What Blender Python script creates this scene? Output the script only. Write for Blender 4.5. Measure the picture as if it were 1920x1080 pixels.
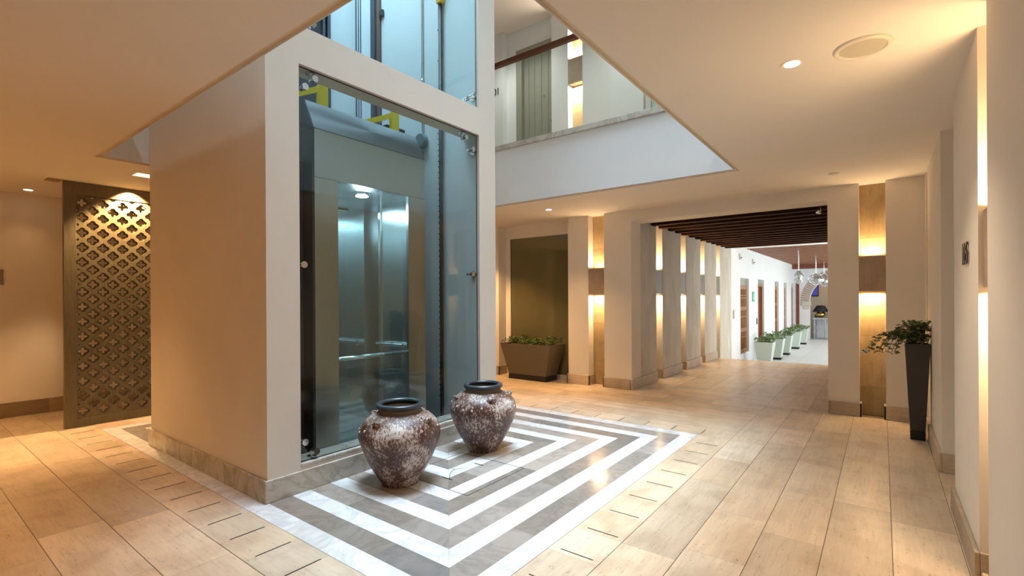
import bpy, bmesh, math, random
from mathutils import Vector, Matrix, noise
random.seed(7)
for o in list(bpy.data.objects): bpy.data.objects.remove(o)
SC = bpy.context.scene
COL = SC.collection
PI = math.pi

# ------------------------------------------------------------------ camera
F_PX, CX, CY, YAW, PITCH, ROLL, CAM_H = 912.57, 966.53, 558.73, .6456, -.0007, -.0054, 1.35
fw = Vector((math.cos(YAW)*math.cos(PITCH), math.sin(YAW)*math.cos(PITCH), math.sin(PITCH)))
r0 = Vector((math.sin(YAW), -math.cos(YAW), 0)); u0 = r0.cross(fw)
rt = math.cos(ROLL)*r0 + math.sin(ROLL)*u0
up = -math.sin(ROLL)*r0 + math.cos(ROLL)*u0
cd = bpy.data.cameras.new('camera'); cam = bpy.data.objects.new('camera', cd); COL.objects.link(cam)
cd.sensor_width = 36; cd.lens = F_PX*36/1920
cd.shift_x = -(CX-960)/1920; cd.shift_y = (CY-540)/1920
cd.clip_start = .02; cd.clip_end = 200
M = Matrix((rt, up, -fw)).transposed().to_4x4(); M.translation = (0, 0, CAM_H)
cam.matrix_world = M
SC.camera = cam

# ------------------------------------------------------------------ world, exposure
w = bpy.data.worlds.new('world'); SC.world = w; w.use_nodes = True
bg = w.node_tree.nodes['Background']; bg.inputs[0].default_value = (.72, .86, 1, 1); bg.inputs[1].default_value = .5
SC.view_settings.view_transform = 'Standard'; SC.view_settings.look = 'None'
SC.view_settings.exposure = -0.4; SC.view_settings.gamma = 1
SC.view_settings.use_curve_mapping = False
cy = SC.cycles
cy.max_bounces = 10; cy.diffuse_bounces = 5; cy.glossy_bounces = 5; cy.transmission_bounces = 6; cy.transparent_max_bounces = 16
cy.caustics_reflective = False; cy.caustics_refractive = False
cy.sample_clamp_indirect = 4; cy.use_denoising = True

WARM = (1, .66, .33); WARM2 = (1, .57, .23); COOL = (.70, .86, 1); DAY = (.93, 1, .97)
def area(name, loc, direction, sx, sy, power, col, spread=PI):
    l = bpy.data.lights.new(name, 'AREA'); l.shape = 'RECTANGLE'; l.size = sx; l.size_y = sy
    l.energy = power; l.color = col; l.spread = spread
    o = bpy.data.objects.new(name, l); COL.objects.link(o); o.location = loc
    o.rotation_euler = Vector(direction).to_track_quat('-Z', 'Y').to_euler(); return o
def spot(name, loc, direction, power, col, angle=100, blend=.6, radius=.04):
    l = bpy.data.lights.new(name, 'SPOT'); l.energy = power; l.color = col; l.spot_size = math.radians(angle); l.spot_blend = blend
    l.shadow_soft_size = radius
    o = bpy.data.objects.new(name, l); COL.objects.link(o); o.location = loc
    o.rotation_euler = Vector(direction).to_track_quat('-Z', 'Y').to_euler(); return o
def point(name, loc, power, col, radius=.05):
    l = bpy.data.lights.new(name, 'POINT'); l.energy = power; l.color = col; l.shadow_soft_size = radius
    o = bpy.data.objects.new(name, l); COL.objects.link(o); o.location = loc; return o

# daylight: the skylight over the atrium and over the lift shaft, and the open court side of the lower hall; plus a passage fill
area('skylight_light', (3.2, 2.3, 7.3), (0, 0, -1), 3.5, 2.1, 138, (.66, .84, 1), math.radians(48))
area('shaft_skylight_light', (2.75, 4.4, 7.3), (0, 0, -1), 1.8, 1.6, 240, (.62, .84, 1))
area('court_and_fill_light', (17.5, -.4, 1.6), (0, 1, -.05), 10, 3.2, 390, DAY)
area('court_and_fill_light', (12.2, -.1, 1.2), (-.8, 1, -.05), 1.3, 2.0, 62, (1, .86, .72))  # hidden warm fill added to brighten the passage walls and floor

# ------------------------------------------------------------------ materials
def mat(name, col=(.8, .8, .8), rough=.5, metal=0, spec=.5):
    m = bpy.data.materials.new(name); m.use_nodes = True
    b = m.node_tree.nodes['Principled BSDF']
    b.inputs['Base Color'].default_value = (*col, 1); b.inputs['Roughness'].default_value = rough
    b.inputs['Metallic'].default_value = metal; b.inputs['Specular IOR Level'].default_value = spec
    return m
class NT:
    def __init__(s, m): s.m = m; s.t = m.node_tree; s.b = s.t.nodes['Principled BSDF']
    def n(s, typ, **kw):
        x = s.t.nodes.new(typ)
        for k, v in kw.items(): setattr(x, k, v)
        return x
    def l(s, a, b): s.t.links.new(a, b)
    def coords(s, scale=(1, 1, 1), rot=(0, 0, 0)):
        tc = s.n('ShaderNodeTexCoord'); mp = s.n('ShaderNodeMapping')
        mp.inputs['Scale'].default_value = scale; mp.inputs['Rotation'].default_value = rot
        s.l(tc.outputs['Object'], mp.inputs[0]); return mp.outputs[0]
    def noise(s, vec, scale, detail=4, rough=.55, dist=0):
        x = s.n('ShaderNodeTexNoise'); x.inputs['Scale'].default_value = scale; x.inputs['Detail'].default_value = detail
        x.inputs['Roughness'].default_value = rough; x.inputs['Distortion'].default_value = dist
        s.l(vec, x.inputs['Vector']); return x.outputs['Fac']
    def ramp(s, fac, stops):
        x = s.n('ShaderNodeValToRGB'); e = x.color_ramp.elements
        while len(e) < len(stops): e.new(.5)
        for i, (p, c) in enumerate(stops):
            e[i].position = p; e[i].color = (*c, 1) if len(c) == 3 else c
        s.l(fac, x.inputs[0]); return x.outputs[0]
    def mix(s, fac, a, b, typ='MIX'):
        x = s.n('ShaderNodeMix', data_type='RGBA', blend_type=typ)
        if isinstance(fac, float): x.inputs[0].default_value = fac
        else: s.l(fac, x.inputs[0])
        for i, v in ((6, a), (7, b)):
            if isinstance(v, tuple): x.inputs[i].default_value = (*v, 1)
            else: s.l(v, x.inputs[i])
        return x.outputs[2]
    def bump(s, h, strength=.2, dist=.01):
        x = s.n('ShaderNodeBump'); x.inputs['Strength'].default_value = strength; x.inputs['Distance'].default_value = dist
        s.l(h, x.inputs['Height']); s.l(x.outputs[0], s.b.inputs['Normal'])
    def math(s, op, a, b=None):
        x = s.n('ShaderNodeMath', operation=op)
        for i, v in enumerate((a, b)):
            if v is None: continue
            if isinstance(v, (int, float)): x.inputs[i].default_value = v
            else: s.l(v, x.inputs[i])
        return x.outputs[0]
    def tint(s, col, amount=1.0):
        a = s.n('ShaderNodeAttribute', attribute_name='tint')
        return s.mix(amount, col, a.outputs['Color'], 'MULTIPLY')

def plaster(name, col, var=.06, bump=.12):
    m = mat(name, col, .75, 0, .3); t = NT(m); v = t.coords()
    n1 = t.noise(v, 1.3, 5, .6); n2 = t.noise(v, 60, 3, .6)
    c = t.ramp(n1, [(.3, tuple(x*(1-var) for x in col)), (.7, tuple(min(1, x*(1+var*.4)) for x in col))])
    t.l(c, t.b.inputs['Base Color']); t.bump(n2, bump, .004); return m
WALL = plaster('cream_wall_plaster', (.80, .74, .66))
CEIL = plaster('cream_ceiling_paint', (.82, .77, .69), .03, .05)
WHITE = plaster('white_wall_paint', (.84, .85, .86), .04, .06)
SHAFTW = plaster('lift_shaft_paint', (.66, .78, .84), .05, .08)
NICHE = plaster('rough_niche_plaster', (.80, .72, .56), .05, .4)
# grey brushed stucco of the passage
STUCCO = mat('grey_brushed_stucco', (.6, .58, .53), .7); t = NT(STUCCO); v = t.coords((1, 1, .35))
n1 = t.noise(v, 3.2, 8, .68, .6); n2 = t.noise(v, 30, 4, .7)
t.l(t.ramp(n1, [(.28, (.46, .42, .34)), (.5, (.58, .545, .465)), (.72, (.69, .665, .60))]), t.b.inputs['Base Color']); t.bump(n2, .2, .004)

def travertine(name, direction, floor=True, base=(.74, .605, .455)):
    m = mat(name, base, .28 if floor else .5); t = NT(m)
    sc = {'x': (.55, 5.5, 3), 'y': (5.5, .55, 3), 'z': (4, 4, .6), 'h': (.8, .8, 9)}[direction]
    v = t.coords(sc); v1 = t.coords()
    # every tile takes its own piece of stone: shift the pattern by the tile's tint
    at = t.n('ShaderNodeAttribute', attribute_name='shift')
    add = t.n('ShaderNodeVectorMath', operation='ADD'); t.l(v, add.inputs[0]); t.l(at.outputs['Color'], add.inputs[1])
    n1 = t.noise(add.outputs[0], 2.6, 8, .62, .35); n2 = t.noise(add.outputs[0], 11, 6, .7, .2); n3 = t.noise(v1, 75, 2, .5); n4 = t.noise(v1, 4, 3, .5)
    b = base
    k = lambda s: tuple(min(1, x*s) for x in b)
    c = t.ramp(n1, [(.3, k(.80)), (.47, k(.96)), (.6, k(1.05)), (.75, k(1.15))])
    c = t.mix(.42, c, t.ramp(n2, [(.33, k(.70)), (.48, k(.98)), (.7, k(1.15))]))
    vo = t.n('ShaderNodeTexVoronoi'); vo.inputs['Scale'].default_value = 55; t.l(v1, vo.inputs['Vector'])
    pit = t.math('MULTIPLY', t.ramp(vo.outputs['Distance'], [(.17, (1, 1, 1)), (.27, (0, 0, 0))]), t.ramp(n2, [(.40, (1, 1, 1)), (.47, (0, 0, 0))]))
    pitm = t.math('MULTIPLY', pit, .75)
    cl = t.ramp(n4, [(.36, (.86, .83, .80)), (.52, (1, 1, 1))]); c = t.mix(1.0, c, cl, 'MULTIPLY'); c = t.mix(pitm, c, (.12, .07, .04))
    c = t.tint(c)
    t.l(c, t.b.inputs['Base Color'])
    t.b.inputs['Roughness'].default_value = .31 if floor else .5
    return m
TRAV_X = travertine('travertine_tiles_lengthwise', 'x'); TRAV_Y = travertine('travertine_tiles_crosswise', 'y')
TRAV_Z = travertine('travertine_upright_slabs', 'z', False, (.60, .44, .22)); TRAV_H = travertine('travertine_skirting', 'h', False, (.56, .45, .33))
TRAV_DK = travertine('travertine_sconce_stone', 'z', False, (.38, .28, .19))
def marble(name, base, dark, skirt=False):
    m = mat(name, base, .16); t = NT(m); v = t.coords()
    at = t.n('ShaderNodeAttribute', attribute_name='shift')
    add = t.n('ShaderNodeVectorMath', operation='ADD'); t.l(v, add.inputs[0]); t.l(at.outputs['Color'], add.inputs[1])
    n1 = t.noise(add.outputs[0], 2.2, 8, .6, 2.2); n2 = t.noise(add.outputs[0], 9, 6, .65, .5); n3 = t.noise(v, 120, 2)
    a = t.math('ABSOLUTE', t.math('SUBTRACT', n1, .5))
    c = t.ramp(a, [(0, dark), (.03, tuple((x+y)/2 for x, y in zip(base, dark))), (.09, base)])
    c = t.mix(.3, c, t.ramp(n2, [(.35, dark), (.65, base)]))
    c = t.tint(c); t.l(c, t.b.inputs['Base Color'])
    t.b.inputs['Roughness'].default_value = .15; return m
STONE_P = mat('dark_bronze_stone', (.15, .115, .07), .5)
MARB_W = marble('white_marble', (.86, .86, .86), (.62, .62, .62))
MARB_G = marble('grey_marble', (.43, .395, .37), (.32, .29, .27))
MARB_S = marble('veined_marble_skirting', (.66, .62, .55), (.42, .37, .28))
GROUT = mat('dark_grout', (.20, .15, .10), .8); SLOT = mat('black_slot', (.012, .01, .008), .8)

def steel(name, col, rough, axis='z'):
    m = mat(name, col, rough, 1); t = NT(m)
    v = t.coords({'z': (1, 1, .015), 'x': (.02, 1, 1), 'h': (.02, .02, 1)}[axis])
    n = t.noise(v, 160, 3, .6)
    t.l(t.math('ADD', t.math('MULTIPLY', n, .08), rough-.04), t.b.inputs['Roughness'])
    t.l(t.ramp(n, [(.3, tuple(x*.97 for x in col)), (.7, tuple(min(1, x*1.03) for x in col))]), t.b.inputs['Base Color'])
    t.b.inputs['Anisotropic'].default_value = .5
    return m
STEEL = steel('brushed_steel', (.36, .35, .32), .30); STEEL_IN = steel('cabin_steel', (.55, .62, .64), .24)
STEEL_L = steel('satin_steel_hood', (.20, .225, .245), .45, 'x')
CHROME = mat('polished_chrome', (.75, .77, .78), .12, 1)
BLACK = mat('black_steel', (.008, .008, .009), .35); BLACKR = mat('black_rubber', (.012, .012, .016), .5)
YELLOW = mat('yellow_painted_steel', (.72, .60, .02), .4); SWITCHY = mat('yellow_plastic', (.85, .50, .03), .4)
RAILM = mat('guide_rail_steel', (.10, .12, .16), .35, .6); RAILB = mat('brown_rail_cover', (.16, .09, .06), .5)
DKBLUE = mat('dark_lift_machinery', (.02, .028, .04), .4)
def wood(name, c1, c2, rough=.45, axis='y'):
    m = mat(name, c1, rough, 0, .08 if rough > .7 else .3); t = NT(m)
    v = t.coords({'y': (6, .6, 6), 'x': (.6, 6, 6), 'z': (6, 6, .6)}[axis])
    n = t.noise(v, 5, 6, .65, .8); t.l(t.ramp(n, [(.3, c1), (.7, c2)]), t.b.inputs['Base Color']); t.bump(n, .15, .003); return m
BEAMW = wood('dark_beam_wood', (.02, .009, .005), (.055, .022, .01), .85); BOARDW = wood('ceiling_board_wood', (.15, .06, .024), (.26, .12, .05), .85)
BEAM2 = wood('reddish_beam_wood', (.20, .08, .04), (.36, .17, .09)); DOORW = wood('carved_door_wood', (.26, .11, .04), (.42, .21, .09), .5, 'z')
DOORR = wood('red_brown_door_wood', (.17, .05, .03), (.28, .10, .06), .5, 'z'); RAILW = wood('handrail_wood', (.07, .018, .008), (.15, .045, .018), .3)
LATT = mat('dark_olive_lattice_wood', (.085, .062, .03), .42); t = NT(LATT); v = t.coords((8, 8, 1)); n = t.noise(v, 6, 6, .7, .5)
t.l(t.ramp(n, [(.3, (.085, .066, .034)), (.7, (.15, .118, .066))]), t.b.inputs['Base Color']); t.bump(n, .25, .003)
OLIVE = mat('grey_green_painted_door', (.30, .30, .24), .5)
PLANTM = mat('taupe_planter_resin', (.11, .09, .062), .45); PLANTD = mat('charcoal_planter_resin', (.035, .03, .026), .5); PBLACK = mat('black_plinth', (.006, .006, .008), .4)
PLANTW = mat('pale_green_planter_resin', (.55, .62, .55), .4); SOIL = mat('dark_soil', (.03, .02, .012), .9)
def leafm(name, c1, c2):
    m = mat(name, c1, .45); t = NT(m); v = t.coords(); n = t.noise(v, 14, 3, .6)
    t.l(t.ramp(n, [(.35, c1), (.65, c2)]), t.b.inputs['Base Color']); return m
LEAF = leafm('ivy_leaf', (.035, .075, .012), (.12, .17, .035)); LEAFD = leafm('dark_ivy_leaf', (.04, .065, .015), (.16, .18, .06)); LEAFP = leafm('pale_leaf', (.12, .24, .09), (.35, .45, .22))
STEM = mat('brown_stem', (.09, .055, .03), .7); PETAL = mat('white_petal', (.7, .66, .6), .6)
SPK = mat('speaker_rim_plastic', (.80, .74, .62), .4); SPKG = mat('speaker_grille', (.55, .50, .38), .6)
BRASS = mat('brass', (.75, .52, .16), .25, 1); BLK_SHADE = mat('black_lamp_shade', (.01, .01, .01), .7)
NUMM = mat('dark_nickel_numeral', (.06, .055, .05), .35, .8); NUMB = mat('black_numeral', (.02, .02, .02), .5)
WPLAST = mat('white_plastic', (.75, .72, .66), .4); GREENS = mat('green_sign', (.02, .45, .22), .5); WSIGN = mat('white_pictogram', (.85, .9, .86), .5)
LEDGE = marble('ledge_stone', (.62, .58, .52), (.40, .34, .27))
GREYT = mat('grey_painted_table', (.42, .46, .47), .5)
def emit(name, col, s):
    m = bpy.data.materials.new(name); m.use_nodes = True; t = m.node_tree; t.nodes.clear()
    e = t.nodes.new('ShaderNodeEmission'); e.inputs[0].default_value = (*col, 1); e.inputs[1].default_value = s
    o = t.nodes.new('ShaderNodeOutputMaterial'); t.links.new(e.outputs[0], o.inputs[0]); return m
E_WARM = emit('warm_lamp_lens', (1, .82, .6), 14); E_COOL = emit('cool_cabin_lamp', (.80, .92, 1), 16); E_PANEL = emit('warm_light_panel', (1, .80, .55), 2.2)
E_TV = emit('blue_screen', (.10, .10, .40), 1.0); E_SMALL = emit('shaded_lamp_glow', (1, .62, .2), 3)
def glass(name, tintc=(.90, .96, .95), refl=1.0, ior=1.5):
    m = bpy.data.materials.new(name); m.use_nodes = True; t = m.node_tree; t.nodes.clear()
    g = t.nodes.new('ShaderNodeNewGeometry'); ml = t.nodes.new('ShaderNodeMix'); ml.inputs[2].default_value = ior; ml.inputs[3].default_value = 1/ior
    t.links.new(g.outputs['Backfacing'], ml.inputs[0]); f = t.nodes.new('ShaderNodeFresnel'); t.links.new(ml.outputs[0], f.inputs[0])
    mu = t.nodes.new('ShaderNodeMath'); mu.operation = 'MULTIPLY'; mu.inputs[1].default_value = refl; t.links.new(f.outputs[0], mu.inputs[0])
    tr = t.nodes.new('ShaderNodeBsdfTransparent'); tr.inputs[0].default_value = (*tintc, 1)
    gl = t.nodes.new('ShaderNodeBsdfGlossy'); gl.inputs['Roughness'].default_value = .0; gl.inputs[0].default_value = (1, 1, 1, 1)
    mx = t.nodes.new('ShaderNodeMixShader'); t.links.new(mu.outputs[0], mx.inputs[0]); t.links.new(tr.outputs[0], mx.inputs[1]); t.links.new(gl.outputs[0], mx.inputs[2])
    o = t.nodes.new('ShaderNodeOutputMaterial'); t.links.new(mx.outputs[0], o.inputs[0]); return m
GLASS = glass('clear_green_tinted_glass', (.93, .975, .97), .6); GLASS_CAB = glass('cabin_glass', (.88, .96, .97), 1.7); GLASS_LAMP = glass('mirrored_lamp_glass', (.72, .76, .78), 2.5, 1.9)
OLGLASS = mat('olive_back_painted_glass', (.115, .105, .052), .03, 0, 1.0)
# vase glaze: brown with chalky worn streaks
VASE = mat('brown_glaze_with_chalky_wear', (.07, .03, .02), .38); t = NT(VASE); v = t.coords((1, 1, .5)); v2 = t.coords()
n1 = t.noise(v, 64, 12, .84, .15); n2 = t.noise(v2, 4.5, 4, .6, .4); n3 = t.noise(v2, 90, 3, .7)
f = t.math('ADD', t.math('ADD', t.math('MULTIPLY', n1, .68), t.math('MULTIPLY', n2, .32)), t.math('MULTIPLY', n3, .10))
chalk = t.ramp(f, [(.558, (0, 0, 0)), (.592, (1, 1, 1))])
cb = t.ramp(n2, [(.3, (.040, .014, .010)), (.7, (.11, .035, .022))])
cw = t.ramp(t.noise(v2, 9, 3), [(.3, (.36, .27, .21)), (.7, (.62, .55, .50))])
t.l(t.mix(chalk, cb, cw), t.b.inputs['Base Color']); t.l(t.math('ADD', t.math('MULTIPLY', f, .5), .12), t.b.inputs['Roughness']); t.bump(f, .35, .006)
VRIM = mat('dark_slate_rim_glaze', (.028, .034, .042), .3); VNECK = mat('olive_brown_neck', (.13, .10, .07), .6); VDOT = mat('chalk_white_ring', (.68, .62, .57), .7); VIN = mat('vase_inside', (.01, .008, .007), .7)

# ------------------------------------------------------------------ mesh helpers
def bxa(bm, x0, x1, y0, y1, z0, z1):
    x0, x1 = min(x0, x1), max(x0, x1); y0, y1 = min(y0, y1), max(y0, y1); z0, z1 = min(z0, z1), max(z0, z1)
    v = [bm.verts.new(p) for p in ((x0, y0, z0), (x1, y0, z0), (x1, y1, z0), (x0, y1, z0), (x0, y0, z1), (x1, y0, z1), (x1, y1, z1), (x0, y1, z1))]
    for q in ((0, 3, 2, 1), (4, 5, 6, 7), (0, 1, 5, 4), (1, 2, 6, 5), (2, 3, 7, 6), (3, 0, 4, 7)): bm.faces.new([v[i] for i in q])
def tube(bm, a, b, r, r2=None, n=12, caps=True):
    a, b = Vector(a), Vector(b); r2 = r if r2 is None else r2; d = (b-a).normalized()
    s = d.orthogonal().normalized(); u = d.cross(s)
    A = [bm.verts.new(a+(s*math.cos(2*PI*i/n)+u*math.sin(2*PI*i/n))*r) for i in range(n)]
    B = [bm.verts.new(b+(s*math.cos(2*PI*i/n)+u*math.sin(2*PI*i/n))*r2) for i in range(n)]
    for i in range(n): bm.faces.new((A[i], A[(i+1) % n], B[(i+1) % n], B[i]))
    if caps: bm.faces.new(A[::-1]); bm.faces.new(B)
def lathe(bm, prof, cen=(0, 0, 0), n=48, close=False):
    rings = []
    for r, z in prof:
        rings.append([bm.verts.new((cen[0]+r*math.cos(2*PI*i/n), cen[1]+r*math.sin(2*PI*i/n), cen[2]+z)) for i in range(n)])
    k = len(rings)
    for j in range(k if close else k-1):
        a, b = rings[j], rings[(j+1) % k]
        for i in range(n): bm.faces.new((a[i], a[(i+1) % n], b[(i+1) % n], b[i]))
    return rings
def build(name, bm, m, parent=None, smooth=False, bevel=0, loc=None):
    bmesh.ops.recalc_face_normals(bm, faces=bm.faces)
    if not bm.loops.layers.color.get('tint'):
        a_ = bm.loops.layers.color.new('tint'); b_ = bm.loops.layers.float_color.new('shift'); sh_ = (random.random()*9, random.random()*9, random.random()*9, 1)
        for f_ in bm.faces:
            for l_ in f_.loops: l_[a_] = (1, 1, 1, 1); l_[b_] = sh_
    me = bpy.data.meshes.new(name); bm.to_mesh(me); bm.free()
    ms = m if isinstance(m, (list, tuple)) else [m]
    for x in ms: me.materials.append(x)
    if smooth:
        for p in me.polygons: p.use_smooth = True
    o = bpy.data.objects.new(name, me); COL.objects.link(o)
    if parent: o.parent = parent
    if loc: o.location = loc
    if bevel:
        b = o.modifiers.new('bevel', 'BEVEL'); b.width = bevel; b.segments = 2; b.limit_method = 'ANGLE'
    return o
def boxes(name, bl, m, parent=None, bevel=0):
    bm = bmesh.new()
    for b in bl: bxa(bm, *b)
    return build(name, bm, m, parent, bevel=bevel)
def struct(name, bl, m, parent=None, bevel=0):
    o = boxes(name, bl, m, parent, bevel)
    if not parent: o['kind'] = 'structure'
    return o
def skind(o): o['kind'] = 'structure'; return o
def tag(o, label, cat, group=None):
    o['label'] = label; o['category'] = cat
    if group: o['group'] = group
    return o
def thing(name, label, cat, loc=(0, 0, 0), rz=0, group=None):
    o = bpy.data.objects.new(name, None); COL.objects.link(o); o.empty_display_size = .1
    o.location = loc; o.rotation_euler = (0, 0, rz); return tag(o, label, cat, group)
def dup(root, loc, rz, label, group=None):
    r = root.copy(); COL.objects.link(r); r.location = loc; r.rotation_euler = (0, 0, rz); r['label'] = label
    if group: r['group'] = group
    for ch in list(root.children):
        c = ch.copy(); COL.objects.link(c); c.parent = r
        for g in ch.children:
            d = g.copy(); COL.objects.link(d); d.parent = c
    return r

# ------------------------------------------------------------------ floor
def tile_mesh(name, quads, mats, parent=None):
    """quads: list of (points, material index); every tile gets its own tint and pattern shift"""
    bm = bmesh.new(); tl = bm.loops.layers.color.new('tint'); sl = bm.loops.layers.float_color.new('shift')
    for pts, mi, amt in quads:
        f = bm.faces.new([bm.verts.new(p) for p in pts]); f.material_index = mi
        k = 1-amt*random.random(); q_ = random.random()*amt/.2; c = (k, k*(1-.04*q_), k*(1-.09*q_), 1); s = (random.random()*9, random.random()*9, random.random()*9, 1)
        for lp in f.loops: lp[tl] = c; lp[sl] = s
    bmesh.ops.recalc_face_normals(bm, faces=bm.faces)
    for f in bm.faces:
        if f.normal.z < 0: f.normal_flip()
    me = bpy.data.meshes.new(name); bm.to_mesh(me); bm.free()
    for m in mats: me.materials.append(m)
    o = bpy.data.objects.new(name, me); COL.objects.link(o)
    if parent: o.parent = parent
    return o
G, GS = .0017, .0006
Q = []
def rows(x0, x1, y0, y1, along, width, anchor, mi, lens=(.6, .9, 1.2), amt=.13):
    a0, a1, b0, b1 = (x0, x1, y0, y1) if along == 'x' else (y0, y1, x0, x1)
    k0 = math.floor((b0-anchor)/width+1e-6); b = anchor+k0*width
    while b < b1-1e-4:
        lo, hi = max(b, b0), min(b+width, b1)
        a = a0-random.choice((.0, .3, .45, .6, .15)); 
        while a < a1-1e-4:
            e = a+random.choice(lens)*.989
            s, t_ = max(a, a0), min(e, a1)
            if t_-s > .02 and hi-lo > .01:
                if along == 'x': p = ((s+GS, lo+G, 0), (t_-GS, lo+G, 0), (t_-GS, hi-G, 0), (s+GS, hi-G, 0))
                else: p = ((lo+G, s+GS, 0), (hi-G, s+GS, 0), (hi-G, t_-GS, 0), (lo+G, t_-GS, 0))
                Q.append((p, mi, amt))
            a = e
        b += width
W = .2965
XR0, XR1, YR0, YR1 = 1.45, 4.885, 1.445, 6.5
rows(-3, 6.66, -.8, 1.148, 'x', W, 1.148, 0)
rows(-3, 1.155, 1.148, 8.2, 'y', W, 1.155, 1)
rows(5.185, 7.2, 1.148, 8.2, 'y', W, 5.185, 1)
rows(1.155, 5.185, 6.795, 8.2, 'x', W, 6.795, 0)
rows(6.66, 11.25, .3, 1.148, 'x', W*1.5, 1.148, 0)
rows(7.2, 11.25, 1.148, 3.4, 'x', W*1.5, 1.148, 0)
rows(1.155, 5.185, 1.148, YR0, 'x', W, 1.148, 2, (.3,), .12)
rows(1.155, XR0, YR0, 6.795, 'y', W, 1.155, 3, (.3,), .12)
rows(XR1, 5.185, YR0, 6.795, 'y', .3, XR1, 3, (.3,), .12)
rows(XR0, XR1, YR1, 6.795, 'x', W, YR1, 2, (.3,), .12)
# concentric marble bands with mitred corners
bands = []; tcur = 0
while tcur < 1.70:
    wd = .132 if len(bands) % 2 == 0 else .157
    bands.append((tcur, min(tcur+wd, 1.716))); tcur += wd
for bi, (ta, tb) in enumerate(bands):
    mi = 4 if bi % 2 == 0 else 5
    o = (XR0+ta, XR1-ta, YR0+ta, YR1-ta); i = (XR0+tb, XR1-tb, YR0+tb, YR1-tb)
    for side in range(4):
        if side in (0, 2): s0, s1, e0, e1 = o[0], i[0], o[1], i[1]
        else: s0, s1, e0, e1 = o[2], i[2], o[3], i[3]
        cut = [None]; p = max(s0, s1)+.15+random.random()*.4
        while p < min(e0, e1)-.15: cut.append(p); p += random.choice((.42, .5, .58))
        cut.append(None)
        for j in range(len(cut)-1):
            a_o = s0 if j == 0 else cut[j]; a_i = s1 if j == 0 else cut[j]
            b_o = e0 if j == len(cut)-2 else cut[j+1]; b_i = e1 if j == len(cut)-2 else cut[j+1]
            g = .0007
            if side == 0: p4 = ((a_o+g, o[2]+g), (b_o-g, o[2]+g), (b_i-g, i[2]-g), (a_i+g, i[2]-g))
            elif side == 2: p4 = ((a_o+g, o[3]-g), (b_o-g, o[3]-g), (b_i-g, i[3]+g), (a_i+g, i[3]+g))
            elif side == 1: p4 = ((o[0]+g, a_o+g), (o[0]+g, b_o-g), (i[0]-g, b_i-g), (i[0]-g, a_i+g))
            else: p4 = ((o[1]-g, a_o+g), (o[1]-g, b_o-g), (i[1]+g, b_i-g), (i[1]+g, a_i+g))
            if b_o-a_o > .02: Q.append((tuple((x, y, 0) for x, y in p4), mi, .06 if mi == 4 else .22))
if True:
    Q.append((((XR0+1.716, YR0+1.716, -.001), (XR1-1.716, YR0+1.716, -.001), (XR1-1.716, YR1-1.716, -.001), (XR0+1.716, YR1-1.716, -.001)), 5, .1))
floor = skind(tile_mesh('floor', Q, [TRAV_X, TRAV_Y, TRAV_X, TRAV_Y, MARB_W, MARB_G]))
struct('floor', [(-3, 11.25, -.8, 8.2, -.25, -.0035)], GROUT)
# ventilation slots in the stone border, and the access hatch joints
sl = []; hz = (.0004, .0012)
for k in range(-3, 10):
    x = 2.229+.2965*k
    if 1.2 < x < 4.7: sl.append((x-.0035, x+.0035, 1.19, 1.383, *hz))
for k in range(0, 18):
    y = 1.43+.2925*k; sl.append((4.915, 5.09, y-.0035, y+.0035, *hz))
    y = 1.73+.2995*k
    if y < 6.6: sl.append((1.212, 1.404, y-.004, y+.004, *hz))
HX0, HX1, HY0, HY1 = 2.45, 3.107, 2.266, 2.934
for x in (HX0, HX1): sl.append((x-.0025, x+.0025, HY0, HY1, *hz))
for y in (HY0, HY1): sl.append((HX0, HX1, y-.0025, y+.0025, *hz))
sl += [(2.96, 2.972, 2.57, 2.662, *hz), (2.59, 2.602, 2.55, 2.655, *hz)]
boxes('floor_slots', sl, SLOT, floor)

# ------------------------------------------------------------------ walls of the hall
ZC = 2.605; XF = 6.65; YR = -.36
struct('wall_right', [(-3, 2.875, -.95, YR, 0, ZC), (2.875, 3.125, -.95, -.53, 0, ZC), (3.125, 4.08, -.95, YR, 0, ZC), (4.08, 4.93, -.95, -.75, 0, ZC),
                      (4.93, 6.24, -.95, YR, 0, ZC), (6.24, 6.50, -.95, -.52, 0, ZC), (6.50, XF+.4, -.95, YR, 0, ZC)], WALL)
struct('wall_far', [(XF, 7.1, YR-.05, -.032, 0, ZC), (XF+.16, 7.1, -.032, .205, 0, ZC), (XF, 6.99, .205, .50, 0, ZC), (XF, 6.99, .5, 2.905, 2.45, ZC),
                    (XF, 6.99, 2.905, 3.339, 0, ZC), (XF+.175, 6.99, 3.339, 3.605, 0, ZC), (XF, 6.99, 3.605, 3.965, 0, ZC),
                    (6.856, 7.0, 3.965, 5.378, 2.40, ZC), (6.856, 7.0, 5.286, 5.378, 0, 2.40), (XF, 7.0, 5.378, 8.2, 0, ZC)], WALL)
struct('wall_left', [(-3, 7, 8.05, 8.2, 0, ZC)], WALL)
struct('wall_back', [(-3.15, -3, -.95, 8.2, 0, ZC)], WALL)
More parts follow.
